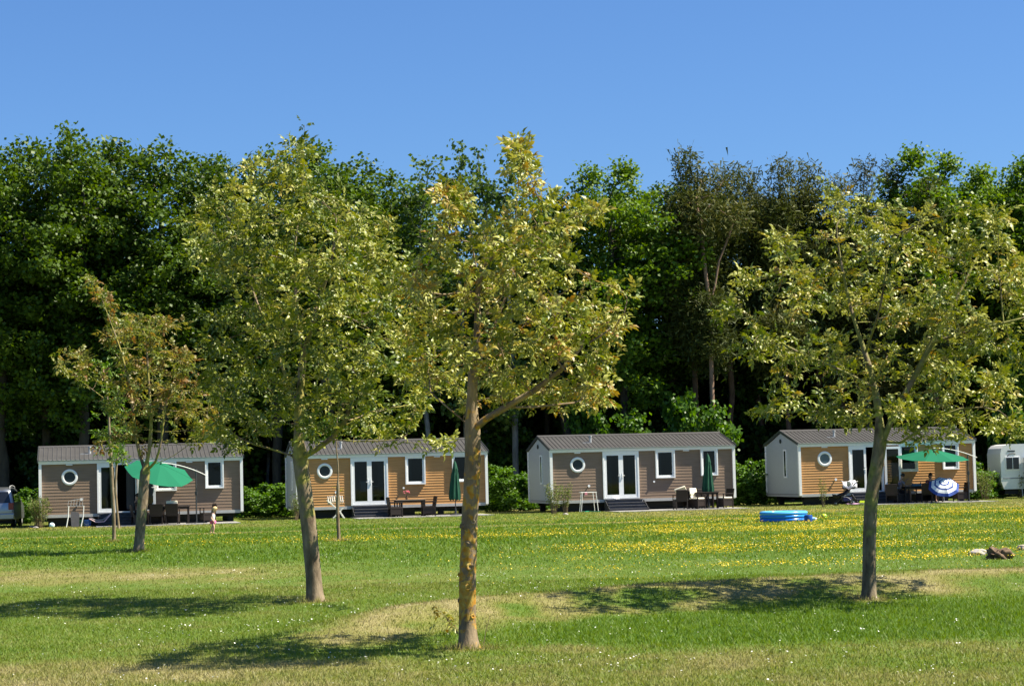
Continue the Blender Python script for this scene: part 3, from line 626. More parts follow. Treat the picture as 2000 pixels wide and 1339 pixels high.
FRONT = [  # px, top y, kind, distance, label
 (-70, 300, 'oak2', 108, 'oak just beyond the far left edge of the wood'),
 (5, 300, 'oak1', 105, 'dark oak crown at the far left edge of the wood'),
 (75, 268, 'oak2', 107, 'tall oak with a knobbly top above the left end of the first home'),
 (150, 247, 'oak1', 104, 'tallest dark green oak, its dark trunk standing behind the first home'),
 (225, 262, 'oak2', 108, 'rounded oak just right of the tallest dark oak'),
 (312, 272, 'oak1', 105, 'broad oak rising behind the bronze-leaved walnut'),
 (395, 298, 'oak2', 108, 'oak whose top meets the left shoulder of the broad walnut crown'),
 (460, 345, 'map2', 110, 'lower green tree in the dip left of the broad walnut top'),
 (530, 288, 'oak1', 107, 'oak top showing just left of the broad walnut leader'),
 (625, 272, 'oak2', 105, 'oak top showing just right of the broad walnut leader'),
 (705, 306, 'oak1', 108, 'oak with two knobs right of the broad walnut leader'),
 (765, 345, 'map2', 110, 'small dark tree in the gap left of the airy birch'),
 (822, 300, 'bir1', 105, 'airy birch with sky showing through its top'),
 (893, 262, 'pop1', 106, 'tallest narrow light green poplar, left one of the group of three'),
 (937, 275, 'pop1', 108, 'narrow light green poplar in the middle of the group of three'),
 (988, 292, 'pop1', 105, 'narrow poplar behind the nearest walnut leader'),
 (1045, 372, 'map2', 110, 'low tree in the dip right of the poplars'),
 (1100, 368, 'oak2', 107, 'dark low oak left of the bright green maple'),
 (1160, 322, 'map1', 109, 'bright green tree with a ragged left side above the third home'),
 (1225, 312, 'map1', 105, 'bright green maple rising highest above the third home'),
 (1290, 352, 'oak2', 109, 'dark oak squeezed between the bright maple and the first pine'),
 (1340, 284, 'pin2', 105, 'tall scots pine, highest of the pines, left of the pale forked trunk'),
 (1412, 318, 'pin1', 107, 'scots pine directly right of the highest pine'),
 (1470, 322, 'pin1', 109, 'scots pine above the gap between third and fourth home'),
 (1525, 303, 'pin2', 106, 'dense dark pine with a pointed top above the fourth home'),
 (1575, 308, 'pin1', 108, 'brownish pine next to the dense pointed pine'),
 (1632, 338, 'pin2', 107, 'lower pine behind the left of the right-hand walnut crown'),
 (1688, 300, 'spr1', 105, 'dark narrow spruce with a pointed tip'),
 (1742, 306, 'spr1', 107, 'dark brown-green spruce right of the narrow spruce'),
 (1785, 286, 'map1', 107, 'bright green crown rising between spruce and last pine'),
 (1815, 345, 'pin2', 105, 'low brownish pine before the bright green crowns'),
 (1858, 296, 'map1', 109, 'bright green tree with a narrow knobbed top near the right'),
 (1915, 318, 'map1', 107, 'bright green broad tree above the caravan'),
 (1965, 312, 'map2', 109, 'bright green tree near the right edge'),
 (2008, 305, 'map1', 106, 'bright green tree cut by the right edge of the picture'),
 (2070, 320, 'oak1', 106, None)]
def build_forest():
    for px, ty, k, D, lab in FRONT:
        p = P(px, ty, D); plant(k, p.x, D, p.z, lab or 'oak at the very edge of the wood', 'front row of the wood')
    def rows(ys, x0, x1, st, hh, kinds, lab, grp):
        for y in ys:
            x = x0+rf.uniform(0, st)
            while x < x1:
                k = rf.choice(kinds); plant(k, x, y+rf.uniform(-1.2, 1.2), rf.uniform(*hh), lab, grp); x += st*rf.uniform(.8, 1.2)
    rows((112.5, 119), -34, 34, 4.6, (13.5, 16), ['oak1', 'oak2', 'map2', 'bir1', 'oak1'], 'shaded tree standing deep in the wood', 'trees deep in the wood')
    rows((108.5,), -32, 32, 4.6, (5.5, 8), ['und1', 'und2', 'und1'], 'small shaded understorey tree below the front trees', 'understorey of the wood')
    rows((115, 121, 126, 130), -37, 37, 3.9, (8, 12), ['und1'], 'dark understorey tree deep in the wood', 'understorey deep in the wood')
build_forest()
def bare_pine():
    """the pale forked pine trunk standing before the wood"""
    rs = np.random.RandomState(61); D = 103.5; base = Vector((P(1395, 900, D).x, D, 0))
    L = [(None, [(1394, 960, 0), (1393, 850, 0), (1390, 740, 0), (1388, 640, 0), (1386, 590, 0)]),
         ((0, 4), [(1380, 550, 0), (1374, 500, 0), (1368, 440, 0), (1360, 400, 0)]),
         ((0, 4), [(1396, 560, 0), (1404, 510, 0), (1420, 470, 0), (1434, 430, 0)])]
    b = px_blobs([(1350, 400, 50, 40), (1400, 410, 50, 35), (1440, 430, 36, 30), (1330, 440, 40, 22), (1385, 350, 50, 30)], D, rs, 3); att = ell_points(b, rs, 5)
    pos, par = colonize(att, skeleton(L, D, base), .4, 3, .55, rs, iters=40); r = radii(par, .012, 2.2); r = r*(1+(.12/r[0]-1)*np.clip(r/r[0], 0, 1)**.3)
    t = empty('pine_tree', 'scots pine with a pale bare forked trunk above the right end of the third home', 'tree', base, group='front row of the wood'); pos = pos-np.array(base)
    branch_mesh('trunk', pos, par, r, barkmat('pale pine bark', (.22, .13, .09), (.42, .28, .20)), t, rs, nmin=4, nmax=10)
    sel = np.where((r < .03) & (pos[:, 2] > 10))[0]; per = 70; n = len(sel)*per; c = np.repeat(pos[sel], per, 0)
    v, f, ow = scatter(*NEEDLE, c+rs.randn(n, 3)*.45, rotmats(rs, n), .28+.22*rs.rand(n)); np_mesh('crown', v, f, FL4, t, attr={'rnd': rs.rand(n)[ow]})
    for px, x in ((1320, 1), (1300, 0)): pass
bare_pine()
# ---------------------------------------------------------------- shrubs behind and between the homes
sh = [proto(130, 3, .1, lambda t: 1.35*(1-.45*t), 20, FB1, FL6, per=20, lsize=(.09, .16), spread=.32, Rb=.04, step=.2, dens=5, tip=.006),
      proto(131, 3, .1, lambda t: 1.5*(1-.5*t), 18, FB1, FL6, per=20, lsize=(.09, .16), spread=.32, Rb=.04, step=.2, dens=5, tip=.006)]
SHR = [(20, 975, 98, 'green shrub right behind the silver car'), (52, 955, 97, 'taller green shrub against the left end of the first home'), (478, 955, 98, 'bright shrub touching the right end of the first home'), (520, 945, 99, 'round green shrub between first and second home'),
       (552, 950, 97.5, 'green shrub against the left end of the second home'), (955, 908, 99, 'green shrub against the right end of the second home'), (985, 918, 98, 'big leafy shrub midway between second and third home'), (1020, 925, 99, 'green shrub behind the left end of the third home'),
       (1440, 912, 99, 'green shrub against the right end of the third home'), (1468, 900, 100, 'tallest leafy shrub between third and fourth home'), (1492, 925, 99, 'low shrub at the left end of the fourth home'),
       (1150, 795, 103, 'light green bush showing above the left half of the third roof'), (1235, 815, 102, 'pale feathery bush above the middle of the third roof'), (1340, 770, 102.5, 'light green bush above the right of the third roof'), (1395, 800, 102, 'small bush beside the pale pine trunk above the third roof'),
       (1905, 905, 99.5, 'green shrub between the fourth home and the caravan'), (1930, 930, 100, 'low shrub at the front corner of the caravan'), (1985, 690, 104, 'bushy green growth high at the right edge'), (740, 800, 104, 'green bush behind the second roof'), (640, 820, 103, 'leafy bush seen above the door of the second home'),
       (-30, 960, 98, 'shrub beyond the silver car')]
SHN = 3.0
def build_shrubs():
    for i, (px, ty, D, lab) in enumerate(SHR):
        p = P(px, ty, D); t = copy_tree(sh[i % 2]); t.name = 'shrub'; s = p.z/SHN; w = min(max(s, .75), 1.15)*rf.uniform(.9, 1.1)
        t.location = (p.x, D, 0); t.scale = (w, w, s); t.rotation_euler = (0, 0, rf.uniform(0, 6)); tag(t, lab, 'shrub', 'shrubs around the homes')
build_shrubs()
for e in list(protos.values())+sh:
    for c in list(e.children): bpy.data.objects.remove(c)
    bpy.data.objects.remove(e)
def willow(px, py, hpx, wpx, seed, label, n=26, leafy=1.0, dry=.3):
    """clump of upright stems with narrow leaves"""
    rs = np.random.RandomState(seed); b = G(px, py); s = b.y/FPX; H = hpx*s; Wd = wpx*s/2
    t = empty('willow_bush', label, 'shrub', b, group='stemmy bushes at the home corners'); m = MB(); pts = []; 
    for k in range(n):
        a = rs.rand()*6.28; q = rs.rand()**.6; x0 = np.array([math.cos(a), math.sin(a)])*q*Wd*.3; x1 = np.array([math.cos(a), math.sin(a)])*q*Wd; h = H*(.65+.35*rs.rand())
        P3 = [(x0[0], x0[1], -.02), ((x0[0]*.6+x1[0]*.4), (x0[1]*.6+x1[1]*.4), h*.5), (x1[0], x1[1], h)]
        m.tube(P3, [.010, .007, .003], n=3)
        for j in range(int(34*leafy)):
            u = .25+.75*rs.rand()**.7; z = u*h; c = np.array(P3[0])*(1-u)+np.array(P3[2])*u; c[2] = z; pts.append(c+rs.randn(3)*.05)
    m.build('stems', STEM, t)
    pts = np.array(pts); tv = np.array([[0, 0, 0], [.5, .14, .05], [1, 0, -.1], [.5, -.14, .05]]); v, f, ow = scatter(tv, np.array([[0, 1, 2], [0, 2, 3]]), pts, rotmats(rs, len(pts), 1.9), .07+.07*rs.rand(len(pts)))
    np_mesh('foliage', v, f, LMW, t, attr={'rnd': np.clip(rs.rand(len(pts)), 0, 1)[ow]}); return t
STEM = mat('dry stems', (.28, .20, .12), rough=.8, var=.3)
LMW = leafmat('willow leaves', [(0, (.10, .16, .03)), (.5, (.20, .27, .06)), (1, (.34, .36, .12))], trans=.4)
willow(76, 1030, 62, 52, 71, 'willowy bush with bare brown stems before the first home left corner', n=46)
willow(1082, 1003, 62, 34, 72, 'stemmy light green bush before the third home left corner', n=22, leafy=.8)
willow(1105, 1002, 60, 26, 73, 'slimmer stemmy bush beside the white drying rack of the third home', n=14, leafy=.8)
willow(577, 1016, 56, 30, 74, 'dry stemmy bush half hidden by the leaning walnut trunk', n=24, leafy=.5)
willow(1582, 985, 62, 34, 75, 'thin light green bush before the round window of the fourth home', n=14, leafy=.7)
willow(1608, 990, 62, 24, 76, 'thin stemmy bush beside the pushchair', n=9, leafy=.5)
willow(1925, 975, 60, 40, 77, 'tangled bush at the left of the caravan', n=30, leafy=.6)
willow(1958, 972, 50, 40, 78, 'reddish dry stems growing before the caravan window', n=30, leafy=.4)
willow(1992, 972, 52, 40, 79, 'reedy bush at the right edge before the caravan', n=28, leafy=.5)
# ================================================================= MATERIALS for built things
WHT = mat('white painted board', (.78, .78, .77), rough=.45, var=.04)
WHTM = mat('white plastic frame', (.80, .81, .82), rough=.3, var=.03)
ALU = mat('pale aluminium strip', (.50, .51, .52), rough=.4, var=.06)
ORG = mat('honey cedar boards', (.53, .265, .085), rough=.6, col2=(.72, .385, .14), scale=3, stretch=(.5, 1, 8))
BRN = mat('taupe composite boards', (.255, .175, .12), rough=.65, col2=(.325, .23, .165), scale=3, stretch=(.5, 1, 8))
SIDEW = mat('pale grey side boards', (.50, .535, .555), rough=.5, var=.05)
ROOF = mat('grey metal roof', (.088, .084, .082), rough=.45, var=.12, spec=.5, scale=2)
DARKC = mat('black chassis steel', (.02, .02, .022), rough=.7)
STEPM = mat('anthracite plastic steps', (.075, .075, .085), rough=.55, var=.2)
INTW = mat('interior wall lining', (.07, .06, .055), rough=.8)  # light walls coloured dark, the dimness of the room put into the colour
GLASS = glassmat('window glass', (.42, .47, .49), .035)
SGL = mat('dark side glass', (.03, .04, .045), rough=.08, spec=.6)
CURT = mat('grey curtain cloth', (.11, .11, .115), rough=.9, scale=30, stretch=(1, 1, .1))
BLIND = mat('slate blue blind', (.10, .135, .15), rough=.7)
BLINDL = mat('pale blue blind', (.50, .58, .62), rough=.7)
CONC = mat('concrete slabs', (.34, .33, .32), rough=.9, var=.15, scale=4, bump=.3)
RATT = mat('dark brown rattan', (.026, .016, .012), rough=.6, var=.4, scale=60)
DKMET = mat('dark grey metal', (.05, .055, .06), rough=.4, spec=.5)
CREAM = mat('cream cushion cloth', (.78, .72, .58), rough=.9, var=.05)
GRNL = mat('green sun shade cloth', (.03, .30, .17), rough=.8, var=.08)
GRND = mat('dark green parasol cloth', (.008, .085, .045), rough=.8, var=.15)
STEELW = mat('white coated tube', (.75, .74, .70), rough=.4)
TOPM = mat('grey brown table top', (.22, .17, .13), rough=.5, stretch=(.5, 6, 1))
L_, WD_, ZB, ZE, PR = 8.67, 4.5, .46, 2.78, .115
def boards(m, x0, x1, z0, z1, holes, bh, pr, Mx):
    """lap siding as real tilted boards; holes = (xa,xb,za,zb)"""
    rows = []; z = z0
    while z < z1-.001: rows.append((z, min(z+bh, z1))); z += bh
    for (a, b) in rows:
        cuts = sorted({a, b, *[q for h in holes for q in (h[2], h[3]) if a < q < b]})
        for za, zb in zip(cuts[:-1], cuts[1:]):
            spans = [(x0, x1)]
            for h in holes:
                if h[2] < zb-1e-6 and h[3] > za+1e-6:
                    ns = []
                    for s0, s1 in spans:
                        if h[0] > s0: ns.append((s0, min(s1, h[0])))
                        if h[1] < s1: ns.append((max(s0, h[1]), s1))
                    spans = [q for q in ns if q[1]-q[0] > .003]
            pa = -pr*(1-(za-a)/bh); pb = -pr*(1-(zb-a)/bh)
            for s0, s1 in spans:
                vs = [(s0, pa, za), (s1, pa, za), (s1, pb, zb), (s0, pb, zb)]
                if abs(za-a) < 1e-6: vs += [(s0, 0, za), (s1, 0, za)]; fs = [(0, 1, 2, 3), (4, 5, 1, 0)]
                else: fs = [(0, 1, 2, 3)]
                m.add([Mx @ Vector(v) for v in vs], fs)
def frame(m, x0, x1, z0, z1, y0, y1, w, wt=None, wb=None):
    wt = wt or w; wb = wb or w
    m.box(x0, x0+w, y0, y1, z0, z1); m.box(x1-w, x1, y0, y1, z0, z1)
    m.box(x0+w, x1-w, y0, y1, z1-wt, z1); m.box(x0+w, x1-w, y0, y1, z0, z0+wb)
def door_leaf(name, e, M, w, h, handle_side):
    m = MB(); frame(m, 0, w, 0, h, -.03, .03, .105, .11, .13); o = m.build(name, WHTM, e); o.matrix_local = M
    g_ = MB().box(.105, w-.105, -.008, .008, .13, h-.11).build('glass', GLASS, o)
    hx = w-.05 if handle_side > 0 else .05
    k = MB(); k.box(hx-.014, hx+.014, -.05, -.03, h*.42, h*.55); k.tube([(hx, -.045, h*.49), (hx, -.075, h*.49), (hx-.11*handle_side, -.08, h*.49)], .011, 6); k.build('handle', WHTM, o)
    return o
def make_home(i, kind, opened, label, curtain, blind):
    e = empty('mobile_home', label, 'mobile home', HORG[i], HTH, 'mobile homes in a row before the wood'); L = L_; WM = ORG if kind == 'o' else BRN
    fx = lambda t: t*L
    dr = (fx(.283), fx(.473), ZB+.13, ZE-.13); w1 = (fx(.570), fx(.668), ZE-1.32, ZE-.09); w2 = (fx(.817), fx(.903), ZE-1.26, ZE-.07)
    holes = [dr, w1, w2]
    m = MB(); boards(m, .1, L-.1, ZB+.07, ZE-.1, holes, .118 if kind == 'o' else .135, .022 if kind == 'o' else .011, Matrix.Identity(4))
    m.build('front_wall', WM, e)
    ap = .60                                              # gable rise
    sidehole = (1.45, 1.68, ZE-1.27, ZE-.24)              # from the back corner, seen from the left
    for nm, Mx, hs in (('side_wall', Matrix.Translation((0, WD_, 0)) @ Matrix.Rotation(rad(-90), 4, 'Z'), [(2.62, 2.92, ZE-1.45, ZE-.22)]), ('side_wall', Matrix.Translation((L, 0, 0)) @ Matrix.Rotation(rad(90), 4, 'Z'), [])):
        m = MB(); boards(m, 0, WD_, ZB+.07, ZE-.02, hs, .15, .014, Mx)
        a = WD_/2; m.add([Mx @ Vector(v) for v in ((.0, -.002, ZE-.02), (WD_, -.002, ZE-.02), (WD_, -.002, ZE), (a, -.002, ZE+ap), (0, -.002, ZE))], [(0, 1, 2, 3, 4)])
        o = m.build(nm, SIDEW, e)
        if hs:
            h = hs[0]; f = MB(); frame(f, h[0]-.05, h[1]+.05, h[2]-.05, h[3]+.05, -.045, .03, .075); fo = f.build('side_window', WHTM, e); fo.matrix_local = Mx
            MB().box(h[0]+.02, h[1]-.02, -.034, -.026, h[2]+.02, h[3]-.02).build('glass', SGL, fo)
            v = MB(); v.lathe([(.0, .03), (.055, .03), (.06, .035), (.095, .035), (.095, -.005), (0, -.005)], 20, Mx @ Matrix.Translation((a-.05, -.02, ZE+.22)) @ Matrix.Rotation(rad(90), 4, 'X')); v.build('gable_vent', DKMET, e)
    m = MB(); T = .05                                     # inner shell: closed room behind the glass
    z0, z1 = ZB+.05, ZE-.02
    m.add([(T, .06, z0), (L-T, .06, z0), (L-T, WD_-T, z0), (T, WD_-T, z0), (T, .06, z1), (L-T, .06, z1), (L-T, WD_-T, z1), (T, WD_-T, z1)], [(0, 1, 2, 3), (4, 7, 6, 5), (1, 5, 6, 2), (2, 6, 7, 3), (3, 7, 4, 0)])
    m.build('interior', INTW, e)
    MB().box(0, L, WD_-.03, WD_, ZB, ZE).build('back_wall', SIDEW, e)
    # trim, fascia, base strip
    MB().box(-.02, .10, -PR, .02, ZB, ZE-.005).build('corner_trim', WHT, e); MB().box(L-.10, L+.02, -PR, .02, ZB, ZE-.005).build('corner_trim', WHT, e)
    m = MB(); m.box(-.035, L+.035, -PR-.03, -.005, ZE-.03, ZE+.085); m.box(.1, L-.1, -PR, .03, ZE-.095, ZE-.03); m.build('fascia', WHT, e)
    m = MB(); m.box(.1, L-.1, -.045, .02, ZB-.06, ZB+.07); m.box(-.01, L+.01, .02, WD_, ZB-.055, ZB+.045); m.build('base_strip', ALU, e)
    m = MB(); m.box(-.05, .03, WD_-.06, WD_+.03, ZB, ZE+.02); m.build('corner_trim', WHT, e)
    # roof: ribbed sheet on both slopes
    m = MB(); hw = WD_/2; ov = .18; rise = ap; prof = []
    pitch = .192; nr = int((L+.1)/pitch); x = -.05; prof.append((x, 0))
    while x < L+.04:
        prof += [(x+.02, 0), (x+.035, .024), (x+.06, .024), (x+.075, 0)]; x += pitch
    prof = [p for p in prof if p[0] <= L+.05]+[(L+.05, 0)]
    for ya, yb in ((-ov, hw), (WD_+ov, hw)):
        za = ZE+.085-ov*rise/hw*.3; zb = ZE+rise+.10; n = len(prof)
        vs = [(a, ya, za+b) for a, b in prof]+[(a, yb, zb+b) for a, b in prof]; m.add(vs, [(k, k+1, n+k+1, n+k) for k in range(n-1)])
        vs = [(a, ya, za-.03) for a in (-.05, L+.05)]+[(a, yb, zb-.03) for a in (L+.05, -.05)]; m.add(vs, [(0, 1, 2, 3)])
    roof = m.build('roof', ROOF, e)
    m = MB(); m.prism([(hw-.16, ZE+rise+.075), (hw, ZE+rise+.145), (hw+.16, ZE+rise+.075), (hw, ZE+rise+.11)], -.06, L+.06, Matrix(((0, 1, 0, 0), (1, 0, 0, 0), (0, 0, 1, 0), (0, 0, 0, 1)))); m.build('ridge_cap', ROOF, roof)
    for xe in (-.075, L+.045):
        m = MB()
        for sgn in (0, 1):
            ya, yb = ((-ov, hw) if sgn == 0 else (WD_+ov, hw)); za = ZE+.04; zb = ZE+rise+.06
            m.add([(xe, ya, za-.05), (xe+.03, ya, za-.05), (xe+.03, yb, zb-.05), (xe, yb, zb-.05), (xe, ya, za+.075), (xe+.03, ya, za+.075), (xe+.03, yb, zb+.075), (xe, yb, zb+.075)], [(0, 1, 2, 3), (4, 7, 6, 5), (0, 4, 5, 1), (1, 5, 6, 2), (2, 6, 7, 3), (3, 7, 4, 0)])
        m.build('verge_trim', DKMET, roof)
    cx_ = fx(.247); m = MB(); m.tube([(cx_, .95, ZE+.28), (cx_, .95, ZE+.62)], .055, 14); m.tube([(cx_, .95, ZE+.60), (cx_, .95, ZE+.66)], .075, 14); m.box(cx_-.4, cx_+.02, .8, 1.1, ZE+.30, ZE+.36); m.build('chimney', ALU, roof, smooth=True)
    # round window
    rx, rz_ = fx(.147), ZE-.66; RM = Matrix.Translation((rx, 0, rz_)) @ Matrix.Rotation(rad(90), 4, 'X')
    m = MB().lathe([(.235, .0), (.235, .04), (.25, .06), (.30, .066), (.34, .055), (.35, .035), (.35, -.01)], 40, RM); rw = m.build('round_window', WHTM, e, smooth=True)
    MB().lathe([(.0, .035), (.24, .035)], 40, RM).build('glass', GLASS, rw); MB().lathe([(.0, .026), (.245, .026)], 40, RM).build('blind', blind, rw)
    # rectangular windows
    for (a, b, c, d) in (w1, w2):
        f = MB(); frame(f, a-.03, b+.03, c-.03, d+.03, -PR-.01, .05, .055); frame(f, a+.025, b-.025, c+.025, d-.025, -.075, .0, .075); fo = f.build('window', WHTM, e)
        MB().box(a+.1, b-.1, -.045, -.035, c+.1, d-.1).build('glass', GLASS, fo)
        q = MB(); s = MB()
        for k in range(6): s.box(a+.1+k*.03, a+.13+k*.03, .09+.02*(k % 2), .115+.02*(k % 2), c+.05, d-.05)
        s.build('curtain', CURT, fo) if curtain else None
    # french doors
    a, b, c, d = dr; f = MB(); frame(f, a-.02, b+.02, c-.04, d+.03, -.10, .06, .07, .07, .05); df = f.build('door_frame', WHTM, e); lw = (b-a-.1)/2; lh = d-c-.05
    door_leaf('door', e, Matrix.Translation((a+.05, -.05, c+.015)), lw, lh, 1)
    if opened: door_leaf('door', e, Matrix.Translation((b+.04, -.16, c+.015)) @ Matrix.Rotation(rad(-5), 4, 'Z'), lw, lh, 1)
    else: door_leaf('door', e, Matrix.Translation((a+.05+lw, -.05, c+.015)), lw, lh, -1)
    m = MB()
    for side in ((a+.12,), (b-.42,)):
        for k in range(8): m.box(side[0]+k*.04, side[0]+.04+k*.04, .13+.025*(k % 2), .15+.025*(k % 2), c+.1, d-.1)
    m.build('curtain', CURT, e)
    if curtain == 2:                                      # white chair shapes inside, standing in for a reflection in the glass
        m = MB(); m.box(a+.2, a+.75, .5, 1.0, c+.55, c+1.05, bev=.05); m.box(b-.6, b-.1, .4, .9, c+.35, c+.42); m.tube([(b-.6, .4, c+.1), (b-.6, .4, c+.8), (b-.12, .4, c+.8), (b-.12, .4, c+.1)], .02, 6); m.build('reflected_chairs', WHT, e)
    # little fittings on the wall
    for t in (.146, .735): MB().box(fx(t)-.14, fx(t)+.14, -.11, -.02, ZE-.15, ZE-.105, bev=.015).build('eave_light', WHTM, e)
    for t, z in ((.203, ZE-1.62), (.555, ZE-1.50)):
        m = MB(); m.tube([(fx(t), 0, z), (fx(t), -.09, z)], .03, 10); m.tube([(fx(t), -.085, z), (fx(t), -.11, z)], .06 if t < .5 else .045, 12); m.build('wall_flue', WHTM, e, smooth=True)
    # undercarriage
    m = MB(); m.box(.3, L-.3, .5, .62, ZB-.2, ZB-.055); m.box(.3, L-.3, WD_-.62, WD_-.5, ZB-.2, ZB-.055)
    for x in (.5, 2.6, 4.6, 6.6, L-.5):
        for y in (.56, WD_-.56): m.box(x-.12, x+.12, y-.12, y+.12, -.05, ZB-.2)
    m.box(.35, L*(.86 if i != 1 else .62), .35, .38, -.02, ZB-.06)  # dark skirting panel, also standing in for the shade under the floor
    m.build('chassis', DARKC, e)
    for x in (4.0, 4.75):
        for y in (.9, WD_-.9): MB().lathe([(.0, -.09), (.14, -.09), (.2, -.1), (.27, -.08), (.28, 0), (.27, .08), (.2, .1), (0, .09)], 20, Matrix.Translation((x, y, .27)) @ Matrix.Rotation(rad(90), 4, 'X')).build('wheel', DARKC, e, smooth=True)
    # patio slabs
    m = MB(); u = 2.35
    while u < 8.2:
        w = -.15
        while w > -2.9: m.box(u+.006, u+.494, w-.494, w-.006, -.03, .03); w -= .5
        u += .5
    p = m.build('patio', CONC, None); p.matrix_world = HM[i]; tag(p, kind='structure', label='grey slab patio before a mobile home')
    # steps: a separate plastic unit
    s = empty('doorstep', ['grey four tread steps of the first home, with a pink grey baby seat before them', 'dark steps below the white double doors of the second home, by the dark chairs', 'dark steps with small shoes on top before the third home', 'dark steps half hidden behind the trunk of the right-hand walnut'][i], 'steps', HM[i] @ Vector((a+.1, 0, 0)), HTH, 'steps at the home doors')
    n = 4
    for k in range(n):
        z = .13*(k+1); y0 = -1.05+.24*k
        m = MB(); m.box(-.12+.03*k, b-a+.10-.03*k, y0, -.12 if k == n-1 else y0+.29, z-.035, z, bev=.008); m.build('tread', STEPM, s)
        MB().box(-.09+.03*k, b-a+.07-.03*k, y0+.03, y0+.05, z-.135 if k else .0, z-.037).build('riser', STEPM, s)
    for x in (-.1, b-a+.06): MB().prism([(-1.0, 0), (-1.0, .1), (-.28, .48), (-.12, .48), (-.12, 0)], x, x+.02, Matrix(((0, 1, 0, 0), (1, 0, 0, 0), (0, 0, 1, 0), (0, 0, 0, 1)))).build('side_panel', STEPM, s)
    return e
make_home(0, 'b', True, 'first home from the left, taupe boards, its door open behind a tilted green sunshade', 1, BLIND)
make_home(1, 'o', False, 'second home from the left, honey coloured boards with closed white double doors', 2, BLIND)
make_home(2, 'b', False, 'third home, taupe boards and closed doors, whole front visible between the trees', 1, BLIND)
make_home(3, 'o', True, 'fourth home at the right, honey coloured boards, open door and striped parasol before it', 1, BLINDL)
# ================================================================= FURNITURE AND SMALL THINGS
def H(i, x, y, z=0.03): return HM[i] @ Vector((x, y, z))
def hpx(i, px, py):
    """ground point under an image point, in the frame of home i"""
    return HM[i].inverted() @ G(px, py)
def proj(p):
    v = Vector(p)-CAMP; d = v.dot(fwd); return (1000+FPX*v.dot(CX)/d, 669.5-FPX*v.dot(CY)/d)
def AT(i, px, ly, z=.03):
    """point on the patio of home i, ly in front of its wall, seen under image column px"""
    a, b = 0.0, 9.0
    for k in range(40):
        m = (a+b)/2
        if proj(H(i, m, ly, z))[0] < px: a = m
        else: b = m
    return H(i, a, ly, z)
def chair(loc, rz, label, back_h=.88, arms=True, grp='rattan garden chairs', m_=None, name='garden_chair'):
    m_ = m_ or RATT; e = empty(name, label, 'chair', loc, rz, grp)
    MB().box(-.27, .27, -.26, .27, .34, .43, bev=.015).build('seat', m_, e)
    b = MB(); b.box(-.27, .27, .0, .05, 0, back_h-.40, Matrix.Translation((0, .25, .40)) @ Matrix.Rotation(rad(-10), 4, 'X'), bev=.015)
    for k in range(7): b.box(-.25, .25, -.006, .0, .05+.06*k, .07+.06*k, Matrix.Translation((0, .25, .40)) @ Matrix.Rotation(rad(-10), 4, 'X'))
    b.build('backrest', m_, e)
    for x in (-.25, .25):
        for y in (-.24, .27): MB().box(x-.022, x+.022, y-.022, y+.022, 0, .35 if not arms or y > 0 else .62, bev=.005).build('leg', m_, e)
        if arms: MB().box(x-.03, x+.03, -.27, .30, .62, .655, bev=.01).build('armrest', m_, e)
    MB().box(-.25, .25, -.25, -.235, .12, .34).add([(-.26, -.24, .1), (-.26, .26, .1), (-.26, .26, .34), (-.26, -.24, .34), (.26, -.24, .1), (.26, .26, .1), (.26, .26, .34), (.26, -.24, .34)], [(0, 1, 2, 3), (4, 5, 6, 7)]).build('woven_apron', m_, e)
    return e
def table(loc, rz, label, sx=1.5, sy=.9, h=.74, m_top=None):
    e = empty('garden_table', label, 'table', loc, rz, 'tables on the patios')
    MB().box(-sx/2, sx/2, -sy/2, sy/2, h-.035, h, bev=.008).build('tabletop', m_top or RATT, e)
    MB().box(-sx/2+.05, sx/2-.05, -sy/2+.05, -sy/2+.07, h-.1, h-.037).box(-sx/2+.05, sx/2-.05, sy/2-.07, sy/2-.05, h-.1, h-.037).build('frame', RATT, e)
    for x in (-1, 1):
        for y in (-1, 1): MB().box(x*(sx/2-.06)-.028, x*(sx/2-.06)+.028, y*(sy/2-.06)-.028, y*(sy/2-.06)+.028, 0, h-.037).build('leg', RATT, e)
    return e
def cushion(loc, rot, label, sx=.5, sy=.5, sz=.07):
    m = MB().box(-sx/2, sx/2, -sy/2, sy/2, -sz/2, sz/2, bev=.03); o = m.build('cushion', CREAM, None, smooth=True); o.location = loc; o.rotation_euler = rot
    return tag(o, label, 'cushion', 'cream chair cushions')
def seat_pad(c, label): 
    p = c.matrix_basis @ Vector((0, -.0, .465)); return cushion(p, (0, 0, c.rotation_euler.z), label)
def back_pad(c, label, z=.68):
    p = c.matrix_basis @ Vector((0, .195, z)); return cushion(p, (rad(80), 0, c.rotation_euler.z), label, .48, .5, .06)
